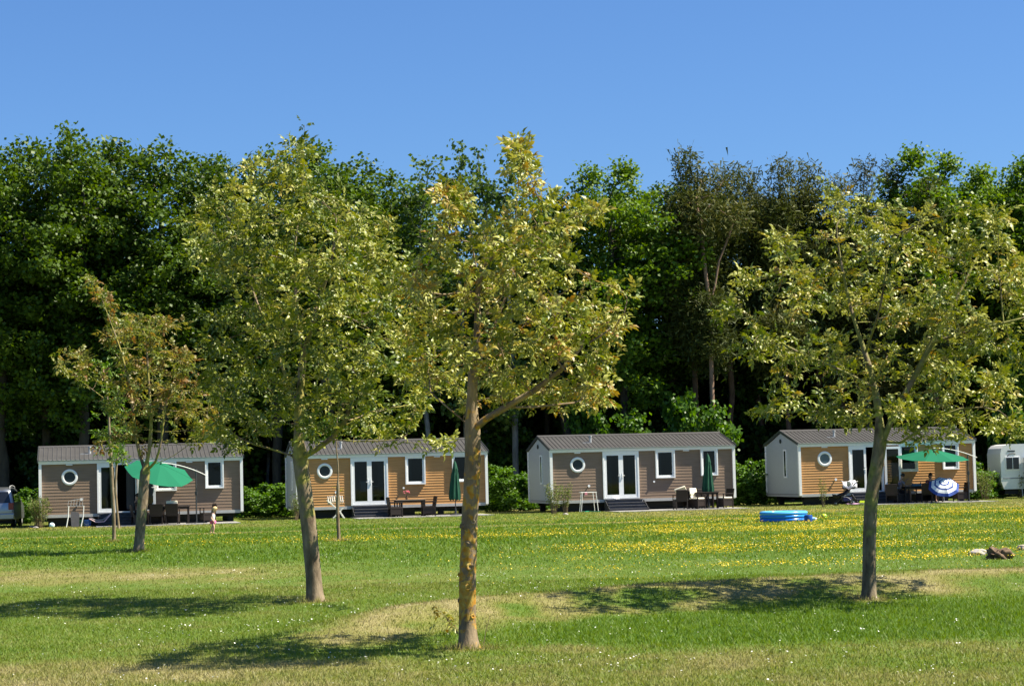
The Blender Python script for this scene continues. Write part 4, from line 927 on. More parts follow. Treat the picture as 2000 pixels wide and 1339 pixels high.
def closed_parasol(loc, label, h=2.3, r=.2):
    e = empty('closed_parasol', label, 'parasol', loc, 0, 'closed green parasols')
    rs = random.Random(int(loc[0]*10)); prof = [(.03, h-.02), (.07, h-.14), (.10, h-.35), (.115, h-.42), (.10, h-.46), (.14, h-.6), (.18, h-.95), (.215, h-1.3), (.24, h-1.58), (.22, h-1.74)]
    vs = []; n = 32
    for j, (q, z) in enumerate(prof):
        for k in range(n):
            a = 2*math.pi*k/n; f = 1+.22*math.cos(8*a+j*.12)*min(1, j/4); vs.append((q*f*math.cos(a)+.02*math.sin(j*.6), q*f*math.sin(a), z+(.05*math.cos(8*a) if j == len(prof)-1 else 0)))
    fs = [(j*n+k, j*n+(k+1) % n, (j+1)*n+(k+1) % n, (j+1)*n+k) for j in range(len(prof)-1) for k in range(n)]
    MB().add(vs, fs).build('canopy', GRND, e, smooth=True)
    MB().tube([(0, 0, .03), (0, 0, h+.05)], .022, 10).build('pole', DKMET, e, smooth=True)
    MB().lathe([(.12, h-.47), (.105, h-.44), (.12, h-.41)], 16).build('strap', GRND, e, smooth=True)
    MB().lathe([(.0, .0), (.24, .0), (.25, .03), (.22, .05), (.05, .07), (.04, .3), (0, .3)], 24).build('base', DKMET, e, smooth=True)
    MB().tube([(.02, 0, 1.0), (.06, -.05, 1.0), (.06, -.09, 1.0)], .01, 6).build('crank_handle', DKMET, e)
    return e
def cantilever(base, hub, tilt_x, tilt_y, R, drop, label, top, arm_end, yaw=0):
    """post at base, curved arm reaching over to the hub, eight-panel canopy hung from it"""
    e = empty('cantilever_sunshade', label, 'sunshade', base, 0, 'open green cantilever sunshades'); b = Vector(base)
    Mx = Matrix.Translation(Vector(hub)-b) @ Matrix.Rotation(tilt_y, 4, 'Y') @ Matrix.Rotation(tilt_x, 4, 'X') @ Matrix.Rotation(yaw, 4, 'Z')
    vs = []; fs = []; n = 8; rings = 7; sub = 2
    for j in range(rings+1):
        t = j/rings
        for k in range(n*sub):
            a = 2*math.pi*k/(n*sub); kk = (k % sub)/sub; c = math.cos(math.pi/n)/math.cos((kk-.5)*2*math.pi/n); sag = .05*t*math.sin(math.pi*kk)
            vs.append(Mx @ Vector((R*t*c*math.cos(a)/math.cos(math.pi/n), R*t*c*math.sin(a)/math.cos(math.pi/n), -drop*t**1.12-sag*t*.6)))
    N = n*sub; fs = [(j*N+k, j*N+(k+1) % N, (j+1)*N+(k+1) % N, (j+1)*N+k) for j in range(rings) for k in range(N)]
    o = MB().add(vs, fs).build('canopy', GRNS, e); sd = o.modifiers.new('t', 'SOLIDIFY'); sd.thickness = .004
    for k in range(n):
        a = 2*math.pi*k/n; MB().tube([Mx @ Vector((0, 0, -.03)), Mx @ Vector((R*.5*math.cos(a), R*.5*math.sin(a), -drop*.48-.03)), Mx @ Vector((R*math.cos(a), R*math.sin(a), -drop-.01))], .008, 5).build('rib', DKMET, e)
    MB().tube([Mx @ Vector((0, 0, -.25)), Mx @ Vector((0, 0, .08))], .03, 10).build('hub', DKMET, e)
    MB().tube([(0, 0, 0), (0, 0, top)], .03, 10).build('post', DKMET, e, smooth=True)
    ae = Vector(arm_end)-b; h = Mx @ Vector((0, 0, .06)); mid = (ae+h)/2+Vector((0, 0, .22))
    pts = [h*(1-t)**2+mid*2*t*(1-t)+ae*t*t for t in [k/10 for k in range(11)]]
    MB().tube(pts, .018, 8).build('arm', STEELW, e, smooth=True)
    MB().box(-.45, .45, -.04, .04, 0, .04).box(-.04, .04, -.45, -.04, 0, .04).box(-.04, .04, .04, .45, 0, .04).build('cross_base', DKMET, e)
    MB().box(-.05, .05, -.07, .03, 1.2, 1.36, bev=.01).build('crank_box', DKMET, e)
    return e
GRNS = leafmat('translucent green shade cloth', [(0, (.025, .24, .13)), (1, (.03, .27, .15))], trans=.30, rough=.8, spec=.1, tcol=1.1)
def airer(loc, rz, label, mode):
    e = empty('drying_rack', label, 'drying rack', loc, rz, 'white drying racks at the homes')
    if mode == 0:
        for x0, x1 in ((-.30, -.20), (.30, .42)): MB().tube([(x0, -.05, 0), (x1-.02, 0, .45), (x1, 0, .88)], .022, 8).build('leg', STEELW, e, smooth=True)
        m = MB()
        for k in range(6): m.tube([(-.24+.12*k, -.02, .86), (-.20+.12*k, .02, 1.1+.02*k)], .007, 5)
        m.tube([(-.2, 0, .87), (.42, 0, .87)], .01, 6).tube([(-.16, .02, 1.08), (.42, .02, 1.2)], .01, 6); m.build('wire_top', ALU, e)
    elif mode == 1:
        for s in (-1, 1): MB().tube([(-.45, .2*s, .80), (.10, .2*s, .28), (.28, .2*s, .0)], .014, 8).build('leg', STEELW, e, smooth=True)
        for s in (-1, 1): MB().tube([(-.2, .18*s, .0), (.25, .18*s, .45)], .014, 8).build('leg', STEELW, e, smooth=True)
        m = MB()
        for k in range(8):
            a = -1.2+.3*k; m.tube([(-.4+.09*k, -.2, .62+.12*math.cos(a)), (-.42+.09*k, .0, .95+.05*math.cos(a)), (-.4+.09*k, .2, .62)], .012, 5)
        m.build('wire_top', STEELW, e)
    else:
        for s, x in ((-1, -.28), (1, .30)):
            MB().tube([(x-.08*s+.1*s, -.2, .85), (x+.10*s, -.25, .0)], .016, 8).build('leg', STEELW, e, smooth=True); MB().tube([(x-.02*s, .2, .85), (x+.06*s, .25, .0)], .016, 8).build('leg', STEELW, e, smooth=True)
        m = MB(); m.tube([(-.36, -.2, .86), (.36, -.2, .86), (.36, .2, .86), (-.36, .2, .86), (-.36, -.2, .86)], .013, 6)
        for k in range(7): m.tube([(-.3+.1*k, -.2, .865), (-.3+.1*k, .2, .865)], .006, 5)
        m.build('wire_top', STEELW, e)
        MB().box(-.2, -.08, -.22, -.18, .74, .86, bev=.01).build('peg_bag', mat('pink cloth', (.6, .22, .28)), e)
    return e
# ---- home 1
def loc_px(px, py, z=None):
    p = G(px, py); return (p.x, p.y, p.z if z is None else z)
airer(AT(0, 144, -1.9), HTH, 'white legged rack standing over a grey bin before the first home', 0)
GRYP = mat('grey plastic', (.16, .15, .165), rough=.5)
b = MB(); b.prism([(-.16, 0), (.16, 0), (.18, .52), (.14, .60), (-.14, .64), (-.19, .56)], -.12, .12); o = b.build('grey_bin', GRYP, None); o.location = AT(0, 147, -1.6); o.rotation_euler = (0, 0, HTH); tag(o, 'grey plastic bin standing between the two white legs of the rack', 'bin')
def bucket(px, py, r, h, col, label, name='bucket'):
    m_ = mat(name+' plastic', col, rough=.4, spec=.5); p = AT(0, px, py); e = empty(name, label, 'bucket', p)
    MB().lathe([(0, .005), (r*.8, .005), (r, h), (r*1.08, h), (r*1.08, h-.02), (r*.98, h-.02), (r*.78, .02), (0, .02)], 24).build('tub', m_, e, smooth=True)
    MB().tube([(-r, 0, h-.01), (-r*.9, -.06, h-.12), (0, -r-.02, h-.2), (r*.9, -.06, h-.12), (r, 0, h-.01)], .006, 5).build('handle', STEELW, e)
bucket(161, -1.3, .15, .26, (.02, .22, .10), 'green bucket between the grey bin and the blue bucket', 'bucket')
bucket(171, -1.5, .17, .27, (.01, .10, .42), 'blue bucket beside the steps of the first home', 'bucket')
def ball(px, py, r, cols, label):
    m = MB(); prof = [(r*math.sin(math.pi*k/12), r-r*math.cos(math.pi*k/12)) for k in range(13)]; m.lathe(prof, 20)
    m.mi = [(j//20//4+(j % 20)//5) % 2 for j in range(len(m.f))]; ms = [mat('ball a', cols[0], rough=.3), mat('ball b', cols[1], rough=.3)]
    o = m.build('ball', ms, None, smooth=True); o.location = AT(0, px, -.35, 0) if px < 200 else loc_px(px, py); o.rotation_euler = (.6, .5, 0); tag(o, label, 'ball')
ball(100, 1024, .12, ((.75, .85, .88), (.45, .75, .85)), 'pale blue and white ball on the grass under the first home')
ball(1607, 1012, .10, ((.75, .85, .05), (.15, .45, .05)), 'lime yellow and green ball on the lawn right of the paddling pool')
# baby seat before the steps
e = empty('baby_seat', 'pink edged grey baby bouncer lying before the steps of the first home', 'baby seat', H(0, 2.55, -1.55), HTH)
vs = []; 
for j in range(9):
    t = j/8
    for k in range(7):
        s = k/6-.5; vs.append((-.42+.84*t, s*.40*(.7+.3*math.sin(math.pi*t)), .28-.16*math.sin(math.pi*t*.85)+.22*t*t+.25*s*s))
o = MB().add(vs, [(j*7+k, j*7+k+1, (j+1)*7+k+1, (j+1)*7+k) for j in range(8) for k in range(6)]).build('padding', mat('grey quilt', (.30, .29, .31), scale=30, var=.3), e, smooth=True); o.modifiers.new('s', 'SOLIDIFY').thickness = .03
MB().tube([(-.44, -.16, .30), (-.2, -.22, .17), (.15, -.22, .18), (.42, -.16, .48), (.46, 0, .52), (.42, .16, .48), (.15, .22, .18), (-.2, .22, .17), (-.44, .16, .30), (-.47, 0, .31), (-.44, -.16, .30)], .022, 8).build('rim', mat('pink piping', (.65, .45, .48)), e, smooth=True)
MB().tube([(-.35, -.2, .0), (.35, -.2, .0), (.35, .2, 0), (-.35, .2, 0), (-.35, -.2, 0)], .012, 6).build('stand', DKMET, e)
table(H(0, 5.25, -1.35), HTH, 'long dark table under the green sunshade of the first home', 2.1, .85)
c = chair(H(0, 4.15, -1.9), HTH+rad(100), 'dark chair on the left of the first table, in front of the open door')
c = chair(H(0, 4.85, -2.05), HTH+rad(180), 'brown rattan chair with its back to the lawn at the first table')
c = chair(H(0, 5.55, -2.05), HTH+rad(170), 'rattan chair with a cream back cushion at the first table'); back_pad(c, 'cream cushion hung over the back of a chair at the first table', .74)
c = chair(H(0, 5.0, -.55), HTH, 'rattan chair between the first table and the wall', grp='rattan garden chairs')
c = chair(H(0, 7.05, -1.35), HTH-rad(75), 'low dark lounge chair right of the green sunshade post', back_h=.8)
def bottle(loc, label, h=.28, r=.035, col=(.4, .5, .5)):
    o = MB().lathe([(0, 0), (r, 0), (r, h*.6), (r*.4, h*.78), (r*.35, h), (0, h)], 14).build('bottle', mat('bottle plastic', col, rough=.15, spec=.6), None, smooth=True); o.location = loc; tag(o, label, 'bottle')
bottle(H(0, 4.75, -1.3, .77), 'pale bottle standing left on the first table', .18, .05, (.65, .65, .62)); bottle(H(0, 5.5, -1.3, .77), 'clear bottle standing in the middle of the first table', .3, .04, (.5, .52, .55))
p = AT(0, 384, -1.7)
cantilever((p.x, p.y, .03), P(314, 906, p.y-.55), rad(18), rad(16), 1.36, .42, 'bright green cantilever sunshade tilted towards the lawn before the first home', 2.32, P(403, 928, p.y-.05), rad(10))
# ---- home 2
airer(H(1, 1.7, -1.0), HTH, 'white folding rack with curved bars before the second home', 1)
table(H(1, 4.85, -1.5), HTH, 'brown table with pink flowers before the second home', 1.35, .85, m_top=TOPM)
c = chair(H(1, 4.15, -1.95), HTH+rad(95), 'dark chair at the left of the flower table, nearest the lawn')
c = chair(H(1, 4.30, -1.05), HTH+rad(85), 'dark chair at the left of the flower table, nearest the steps')
c = chair(H(1, 5.65, -1.85), HTH-rad(100), 'dark chair at the right of the flower table, nearest the lawn')
c = chair(H(1, 5.75, -1.05), HTH-rad(85), 'dark chair at the right of the flower table, nearest the wall')
e = empty('flower_vase', 'small vase with pink flowers on the table of the second home', 'vase', H(1, 4.72, -1.5, .77), 0)
MB().lathe([(0, 0), (.045, 0), (.06, .08), (.035, .15), (.04, .17), (0, .16)], 16).build('vase', mat('brown glaze', (.15, .08, .04), rough=.3), e, smooth=True)
rs_ = random.Random(3); PK = mat('pink petals', (.85, .28, .36), rough=.7, var=.2)
for k in range(9):
    a = rs_.random()*6.28; q = .04+.10*rs_.random(); z = .26+.12*rs_.random(); x, y = q*math.cos(a), q*math.sin(a)
    MB().tube([(0, 0, .15), (x*.6, y*.6, z-.05), (x, y, z)], .004, 4).build('stem', STEM, e)
    m = MB()
    for j in range(7): b_ = j/7*6.28; m.add([(x, y, z), (x+.045*math.cos(b_), y+.045*math.sin(b_), z+.02), (x+.045*math.cos(b_+.7), y+.045*math.sin(b_+.7), z+.02)], [(0, 1, 2)]).add([(x, y, z+.01), (x+.025*math.cos(b_), y+.025*math.sin(b_), z+.045), (x+.025*math.cos(b_+.8), y+.025*math.sin(b_+.8), z+.045)], [(0, 1, 2)])
    m.build('blossom', PK, e)
closed_parasol(AT(1, 890, -1.6), 'closed dark green parasol before the right window of the second home', 2.42)
# ---- home 3
airer(H(2, 1.45, -1.1), HTH, 'white trestle drying rack with a pink peg bag before the third home', 2)
hs = [AT(2, q, w) for q, w in ((1136, -1.2), (1143, -2.1), (1151, -1.7), (1160, -2.5), (1172, -2.8))]
o = MB().tube([(v.x, v.y, .06) for v in hs], .02, 6).build('garden_hose', mat('green hose', (.02, .30, .18), rough=.4), None, smooth=True); tag(o, 'green garden hose lying from the drying rack to the patio of the third home', 'hose')
c1 = chair(H(2, 5.45, -2.0), HTH+rad(180), 'rattan armchair with cream pads, its back to the lawn, left end of the third table'); seat_pad(c1, 'cream seat pad of the left armchair at the third home'); cushion(c1.matrix_basis @ Vector((-.02, .10, .82)), (rad(35), rad(18), HTH+rad(160)), 'cream cushion leaning askew on the left armchair at the third home')
c2 = chair(H(2, 6.25, -1.95), HTH+rad(35), 'rattan armchair fully covered by cream pads at the third home'); seat_pad(c2, 'cream seat pad of the armchair facing the lawn at the third home'); back_pad(c2, 'cream back pad of the armchair facing the lawn at the third home')
c3 = chair(H(2, 6.95, -.95), HTH, 'dark rattan chair without pads behind the third table')
c4 = chair(H(2, 7.55, -1.9), HTH-rad(70), 'rattan chair with a cream seat beside the closed parasol of the third home'); seat_pad(c4, 'cream seat pad of the chair beside the closed parasol')
table(H(2, 6.75, -1.55), HTH, 'dark rattan table among the padded chairs of the third home', 1.1, .8)
closed_parasol(AT(2, 1385, -1.5), 'closed dark green parasol before the right window of the third home', 2.45)
for k in range(2):
    o = MB().box(-.04, .04, -.12, .12, 0, .06, bev=.02).build('shoe', WHT, None, smooth=True); o.location = H(2, 2.95+.12*k, -.22, .52); o.rotation_euler = (0, 0, HTH); tag(o, 'small white shoe, %s one of the pair on the top step of the third home' % ('left', 'right')[k], 'shoe', 'pair of white shoes')
# ---- home 4
table(H(3, 5.35, -1.4), HTH, 'dark dining table between the two seated people before the fourth home', 1.9, .85)
c = chair(H(3, 3.75, -1.95), HTH+rad(150), 'dark chair right behind the right-hand walnut trunk')
c5 = chair(H(3, 4.45, -1.35), HTH+rad(90), 'dark chair carrying the seated person at the left end of the fourth table')
c6 = chair(H(3, 6.15, -.75), HTH-rad(10), 'dark chair carrying the seated person behind the striped parasol')
c = chair(H(3, 5.2, -2.1), HTH+rad(185), 'dark chair with its back to the lawn at the fourth table')
c = chair(H(3, 7.2, -1.6), HTH-rad(90), 'dark chair half hidden by the blue and white striped parasol')
bottle(H(3, 5.4, -1.3, .77), 'dark bottle standing on the fourth table', .2, .04, (.05, .05, .04))
o = MB().box(-.2, .2, -.13, .13, 0, .10, bev=.03).build('cool_bag', mat('teal cloth', (.12, .25, .32)), None); o.location = H(3, 5.1, -1.45, .77); o.rotation_euler = (0, 0, HTH); tag(o, 'flat teal bag lying on the fourth table', 'bag')
p = AT(3, 1893, -1.9); cantilever((p.x, p.y, .03), P(1822, 877, p.y-.2), rad(6), rad(2), 1.55, .40, 'green cantilever sunshade hanging level before the fourth home', 2.15, P(1908, 893, p.y-.1), rad(22))
# striped parasol
def striped_parasol():
    p = AT(3, 1846, -3.0, 0); e = empty('striped_parasol', 'blue and white ringed parasol leaning low before the fourth home', 'parasol', p)
    hub = P(1844, 940, p.y-.1)-p; ax = Vector((-.05, -.62, .78)).normalized(); Mx = Matrix.Translation(hub) @ ax.to_track_quat('Z', 'X').to_matrix().to_4x4() @ Matrix.Rotation(.2, 4, 'Z')
    n = 8; sub = 3; N = n*sub; edges = [0, .07, .16, .24, .34, .44, .54, .64, .74, .83, .92, 1.0]; R = .66; vs = []
    for t in edges:
        for k in range(N):
            a = 2*math.pi*k/N; kk = (k % sub)/sub; c = math.cos(math.pi/n)/math.cos((kk-.5)*2*math.pi/n)/math.cos(math.pi/n)
            vs.append(Mx @ Vector((R*t*c*math.cos(a), R*t*c*math.sin(a), -.30*t**1.9-.03*t*math.sin(math.pi*kk))))
    m = MB(); cols = [1, 0, 0, 1, 0, 0, 1, 0, 0, 1, 1]
    for j in range(len(edges)-1): 
        for k in range(N): m.f.append((j*N+k, j*N+(k+1) % N, (j+1)*N+(k+1) % N, (j+1)*N+k)); m.mi.append(cols[j])
    m.v = [tuple(v) for v in vs]
    o = m.build('canopy', [mat('white parasol cloth', (.78, .80, .84), rough=.8, var=.03), mat('blue parasol cloth', (.03, .08, .36), rough=.8, var=.08)], e)
    MB().tube([hub+ax*.05, hub-ax*.5, Vector((.03, .35, .0))], .016, 8).build('pole', STEELW, e)
    for k in range(n): a = 2*math.pi*k/n; MB().tube([Mx @ Vector((0, 0, -.02)), Mx @ Vector((R*.5*math.cos(a), R*.5*math.sin(a), -.11)), Mx @ Vector((R*math.cos(a), R*math.sin(a), -.31))], .005, 4).build('rib', STEELW, e)
striped_parasol()
# pushchair
def pushchair():
    p = AT(3, 1650, -1.7, 0); e = empty('pushchair', 'black pushchair with a pale hood and a cloth on its handle before the fourth home', 'pushchair', (p.x, p.y, 0), HTH*0+rad(4))
    BL = mat('black pram cloth', (.015, .017, .02), rough=.8); 
    for x, y, r in ((.36, -.26, .15), (.36, .26, .15), (-.42, -.16, .10), (-.42, .16, .10)):
        w = MB().lathe([(r*.82, -.02), (r, -.025), (r*1.03, 0), (r, .025), (r*.82, .02), (r*.82, -.02)], 24, Matrix.Translation((x, y, r)) @ Matrix.Rotation(rad(90), 4, 'X')).build('wheel', DARKC, e, smooth=True)
        MB().lathe([(0, -.015), (r*.3, -.02), (r*.3, .02), (0, .015)], 12, Matrix.Translation((x, y, r)) @ Matrix.Rotation(rad(90), 4, 'X')).build('hub', ALU, w)
    for s in (-1, 1): MB().tube([(-.42, .16*s, .12), (-.15, .24*s, .38), (.22, .25*s, .72), (.50, .25*s, 1.05), (.58, .2*s, 1.07)], .016, 8).build('frame', DKMET, e, smooth=True); MB().tube([(.36, .26*s, .15), (.1, .25*s, .35), (-.15, .24*s, .42)], .014, 8).build('frame', ALU, e, smooth=True)
    MB().tube([(.58, -.2, 1.07), (.58, .2, 1.07)], .022, 8).build('handle', DARKC, e)
    m = MB(); vs = []
    for j, (x, z) in enumerate([(-.50, .42), (-.36, .36), (-.15, .44), (.05, .50), (.20, .66), (.34, .92)]):
        for k in range(7): s = k/6-.5; vs.append((x, s*.44, z+.42*s*s))
    o = m.add(vs, [(j*7+k, j*7+k+1, (j+1)*7+k+1, (j+1)*7+k) for j in range(5) for k in range(6)]).build('seat', BL, e, smooth=True); o.modifiers.new('s', 'SOLIDIFY').thickness = .04
    vs = []
    for j in range(7):
        a = rad(20+j*17)
        for k in range(9): b_ = math.pi*k/8; vs.append((.26-.34*math.cos(a)*.95, .25*math.cos(b_), .70+.36*math.sin(a)*math.sin(b_)**.6+.03))
    MB().add(vs, [(j*9+k, j*9+k+1, (j+1)*9+k+1, (j+1)*9+k) for j in range(6) for k in range(8)]).build('hood', mat('dark green hood cloth', (.05, .07, .06), var=.4), e, smooth=True)
    MB().box(-.1, .3, -.2, .2, .18, .36, bev=.03).build('basket', mat('navy cloth', (.03, .04, .14)), e)
    vs = []
    for j in range(6):
        for k in range(5): vs.append((-.12+.13*j+.02*math.sin(k*2), -.30+.13*k, 1.10-.03*j*(j < 3)-(.30 if k == 0 else .06 if k == 1 else 0)+.03*math.sin(j*2.1+k)))
    o = MB().add(vs, [(j*5+k, j*5+k+1, (j+1)*5+k+1, (j+1)*5+k) for j in range(5) for k in range(4)]).build('draped_cloth', mat('white muslin', (.72, .70, .72), rough=.9), e, smooth=True); o.modifiers.new('s', 'SOLIDIFY').thickness = .01
pushchair()
vs = []; 
for j in range(7):
    for k in range(3): vs.append((-.4+.13*j, -.25+.25*k, .05+.012*math.sin(j*1.7+k)))
o = MB().add(vs, [(j*3+k, j*3+k+1, (j+1)*3+k+1, (j+1)*3+k) for j in range(6) for k in range(2)]).build('play_mat', mat('pink mat cloth', (.72, .42, .60), var=.1), None); o.location = AT(3, 1671, -2.6, .035); o.modifiers.new('s', 'SOLIDIFY').thickness = .02; tag(o, 'pink mat lying on the ground between pushchair and walnut trunk', 'mat')
o = MB().box(-.17, .17, -.12, .12, 0, .13, bev=.03).box(-.13, .13, -.08, .08, .13, .17).build('toy_box', mat('lime plastic', (.55, .70, .03), rough=.4), None); o.location = AT(3, 1685, -2.2); tag(o, 'lime yellow toy box beside the pink mat', 'toy')
# paddling pool
def pool():
    a = G(1537, 1019); c = Vector((a.x, a.y+.82, 0)); e = empty('paddling_pool', 'blue round inflatable paddling pool standing on the lawn', 'paddling pool', c); R = .74
    cols = [(.012, .16, .62), (.02, .22, .70), (.10, .42, .80)]
    for k in range(3):
        m = MB(); r0 = .085; zc = .065+.11*k; prof = [(R+r0*.8*math.cos(q), zc+.068*math.sin(q)) for q in [2*math.pi*j/12 for j in range(13)]]
        m.lathe(prof, 48); m.build('ring', mat('blue vinyl', cols[k], rough=.22, spec=.5, var=.05), e, smooth=True)
    MB().lathe([(0, .03), (R-.05, .03)], 48).build('floor', mat('pale blue vinyl', (.25, .55, .8), rough=.3), e)
    wm = bpy.data.materials.new('pool water'); n, l = nt(wm); b_ = n.new('ShaderNodeBsdfPrincipled'); b_.inputs['Base Color'].default_value = (.12, .35, .5, 1); b_.inputs['Roughness'].default_value = .05; b_.inputs['Alpha'].default_value = .6
    nz = n.new('ShaderNodeTexNoise'); nz.inputs['Scale'].default_value = 5; bp = n.new('ShaderNodeBump'); bp.inputs['Strength'].default_value = .2; l.new(nz.outputs[0], bp.inputs[0]); l.new(bp.outputs[0], b_.inputs['Normal']); o_ = n.new('ShaderNodeOutputMaterial'); l.new(b_.outputs[0], o_.inputs[0])
    MB().lathe([(0, .17), (R-.07, .17)], 48).build('water', wm, e)
    p = G(1579, 1019); f = empty('pool_pump', 'small blue pump drum lying against the right side of the paddling pool', 'pump', (p.x, p.y, 0))
    MB().lathe([(0, 0), (.13, 0), (.14, .03), (.14, .2), (.12, .24), (0, .24)], 20).build('drum', mat('dark blue plastic', (.02, .09, .38), rough=.35), f, smooth=True)
    MB().tube([(.13, 0, .1), (.22, -.02, .1)], .06, 12).build('filter_cap', mat('pale blue plastic', (.35, .62, .85), rough=.35), f, smooth=True)
    MB().tube([(.22, -.02, .1), (.27, -.02, .09)], .045, 12).build('nozzle', WHTM, f, smooth=True)
pool()
def rock(px, py, sx, sy, sz, col, col2, label, seed, name='rock', rough_=.35):
    rs = np.random.RandomState(seed); bm = bmesh.new(); bmesh.ops.create_icosphere(bm, subdivisions=4, radius=1); off = rs.rand(3)*50
    for v in bm.verts:
        d = v.co; n1 = float(fbm(d.x*1.9+off[0]+d.z*1.3, d.y*1.9+off[1]+d.z*1.1, 4)); v.co = Vector((d.x*sx, d.y*sy, d.z*sz))*(1+rough_*2*(n1-.5))
    me = bpy.data.meshes.new(name); bm.to_mesh(me); bm.free(); o = link_mesh(name, me, mat(name+' stone', col, col2=col2, rough=.9, scale=9, bump=.6)); p = G(px, py); o.location = (p.x, p.y, p.z+sz*.35); tag(o, label, 'rock' if name == 'rock' else 'tree stump', None)
    me.polygons.foreach_set('use_smooth', [True]*len(me.polygons))
rock(1911, 1083, .17, .14, .09, (.42, .38, .34), (.60, .56, .52), 'small pale pinkish stone on the lawn at the right', 1)
rock(1949, 1091, .20, .14, .13, (.07, .04, .025), (.26, .18, .11), 'dark brown lump of root lying right of the pale stone', 2, 'stump', 1.5)
rock(2000, 1073, .14, .12, .08, (.40, .34, .26), (.55, .48, .38), 'tan stone cut by the right edge of the picture', 3)
for i_, (px, py) in enumerate(((62, 1030), (70, 1031), (1105, 1005))): rock(px, py, .12, .1, .06, (.38, .35, .32), (.52, .48, .45), ('small grey stone left at the foot of the willowy bush', 'small grey stone right at the foot of the willowy bush', 'small pale stone at the foot of the stemmy bush by the third home')[i_], 10+i_)
# bare shoot and root sprouts by the centre trunk
rs_ = random.Random(8); b0 = G(943, 1266); e = empty('bare_shoot', 'leafless thin shoot sticking up right of the nearest trunk', 'shoot', b0)
m = MB(); top = P(957, 1200, b0.y)-b0; m.tube([(0, 0, -.01), (top*.5)+Vector((-.008, 0, 0)), top], [.006, .004, .002], 5)
for t, dx in ((.5, .05), (.65, -.04), (.8, .03)): q = top*t; m.tube([q, q+Vector((dx, .01, .06))], .0015, 4)
m.build('stem', STEM, e)
def sprout():
    rs = np.random.RandomState(5); b = G(897, 1240); e = empty('root_sprout', 'little leafy sprout growing from the left side of the nearest trunk', 'sprout', b); pts = []; m = MB()
    for k in range(5):
        q = P(890-14*k*rs.uniform(.6, 1.0)-rs.uniform(0, 12), 1212-9*k*rs.rand(), b.y-.05)-b; m.tube([(0, 0, 0), q*.5+Vector((0, 0, .03)), q], [.004, .003, .002], 4); pts += [np.array(q), np.array(q*.7)+[0, 0, .02]]
    m.build('stems', STEM, e); pts = np.array(pts); v, f, ow = scatter(WL[0], WL[1], pts, rotmats(rs, len(pts), .9), .32+.15*rs.rand(len(pts))); np_mesh('foliage', v, f, LM1, e, attr={'rnd': rs.rand(len(pts))[ow]})
sprout()
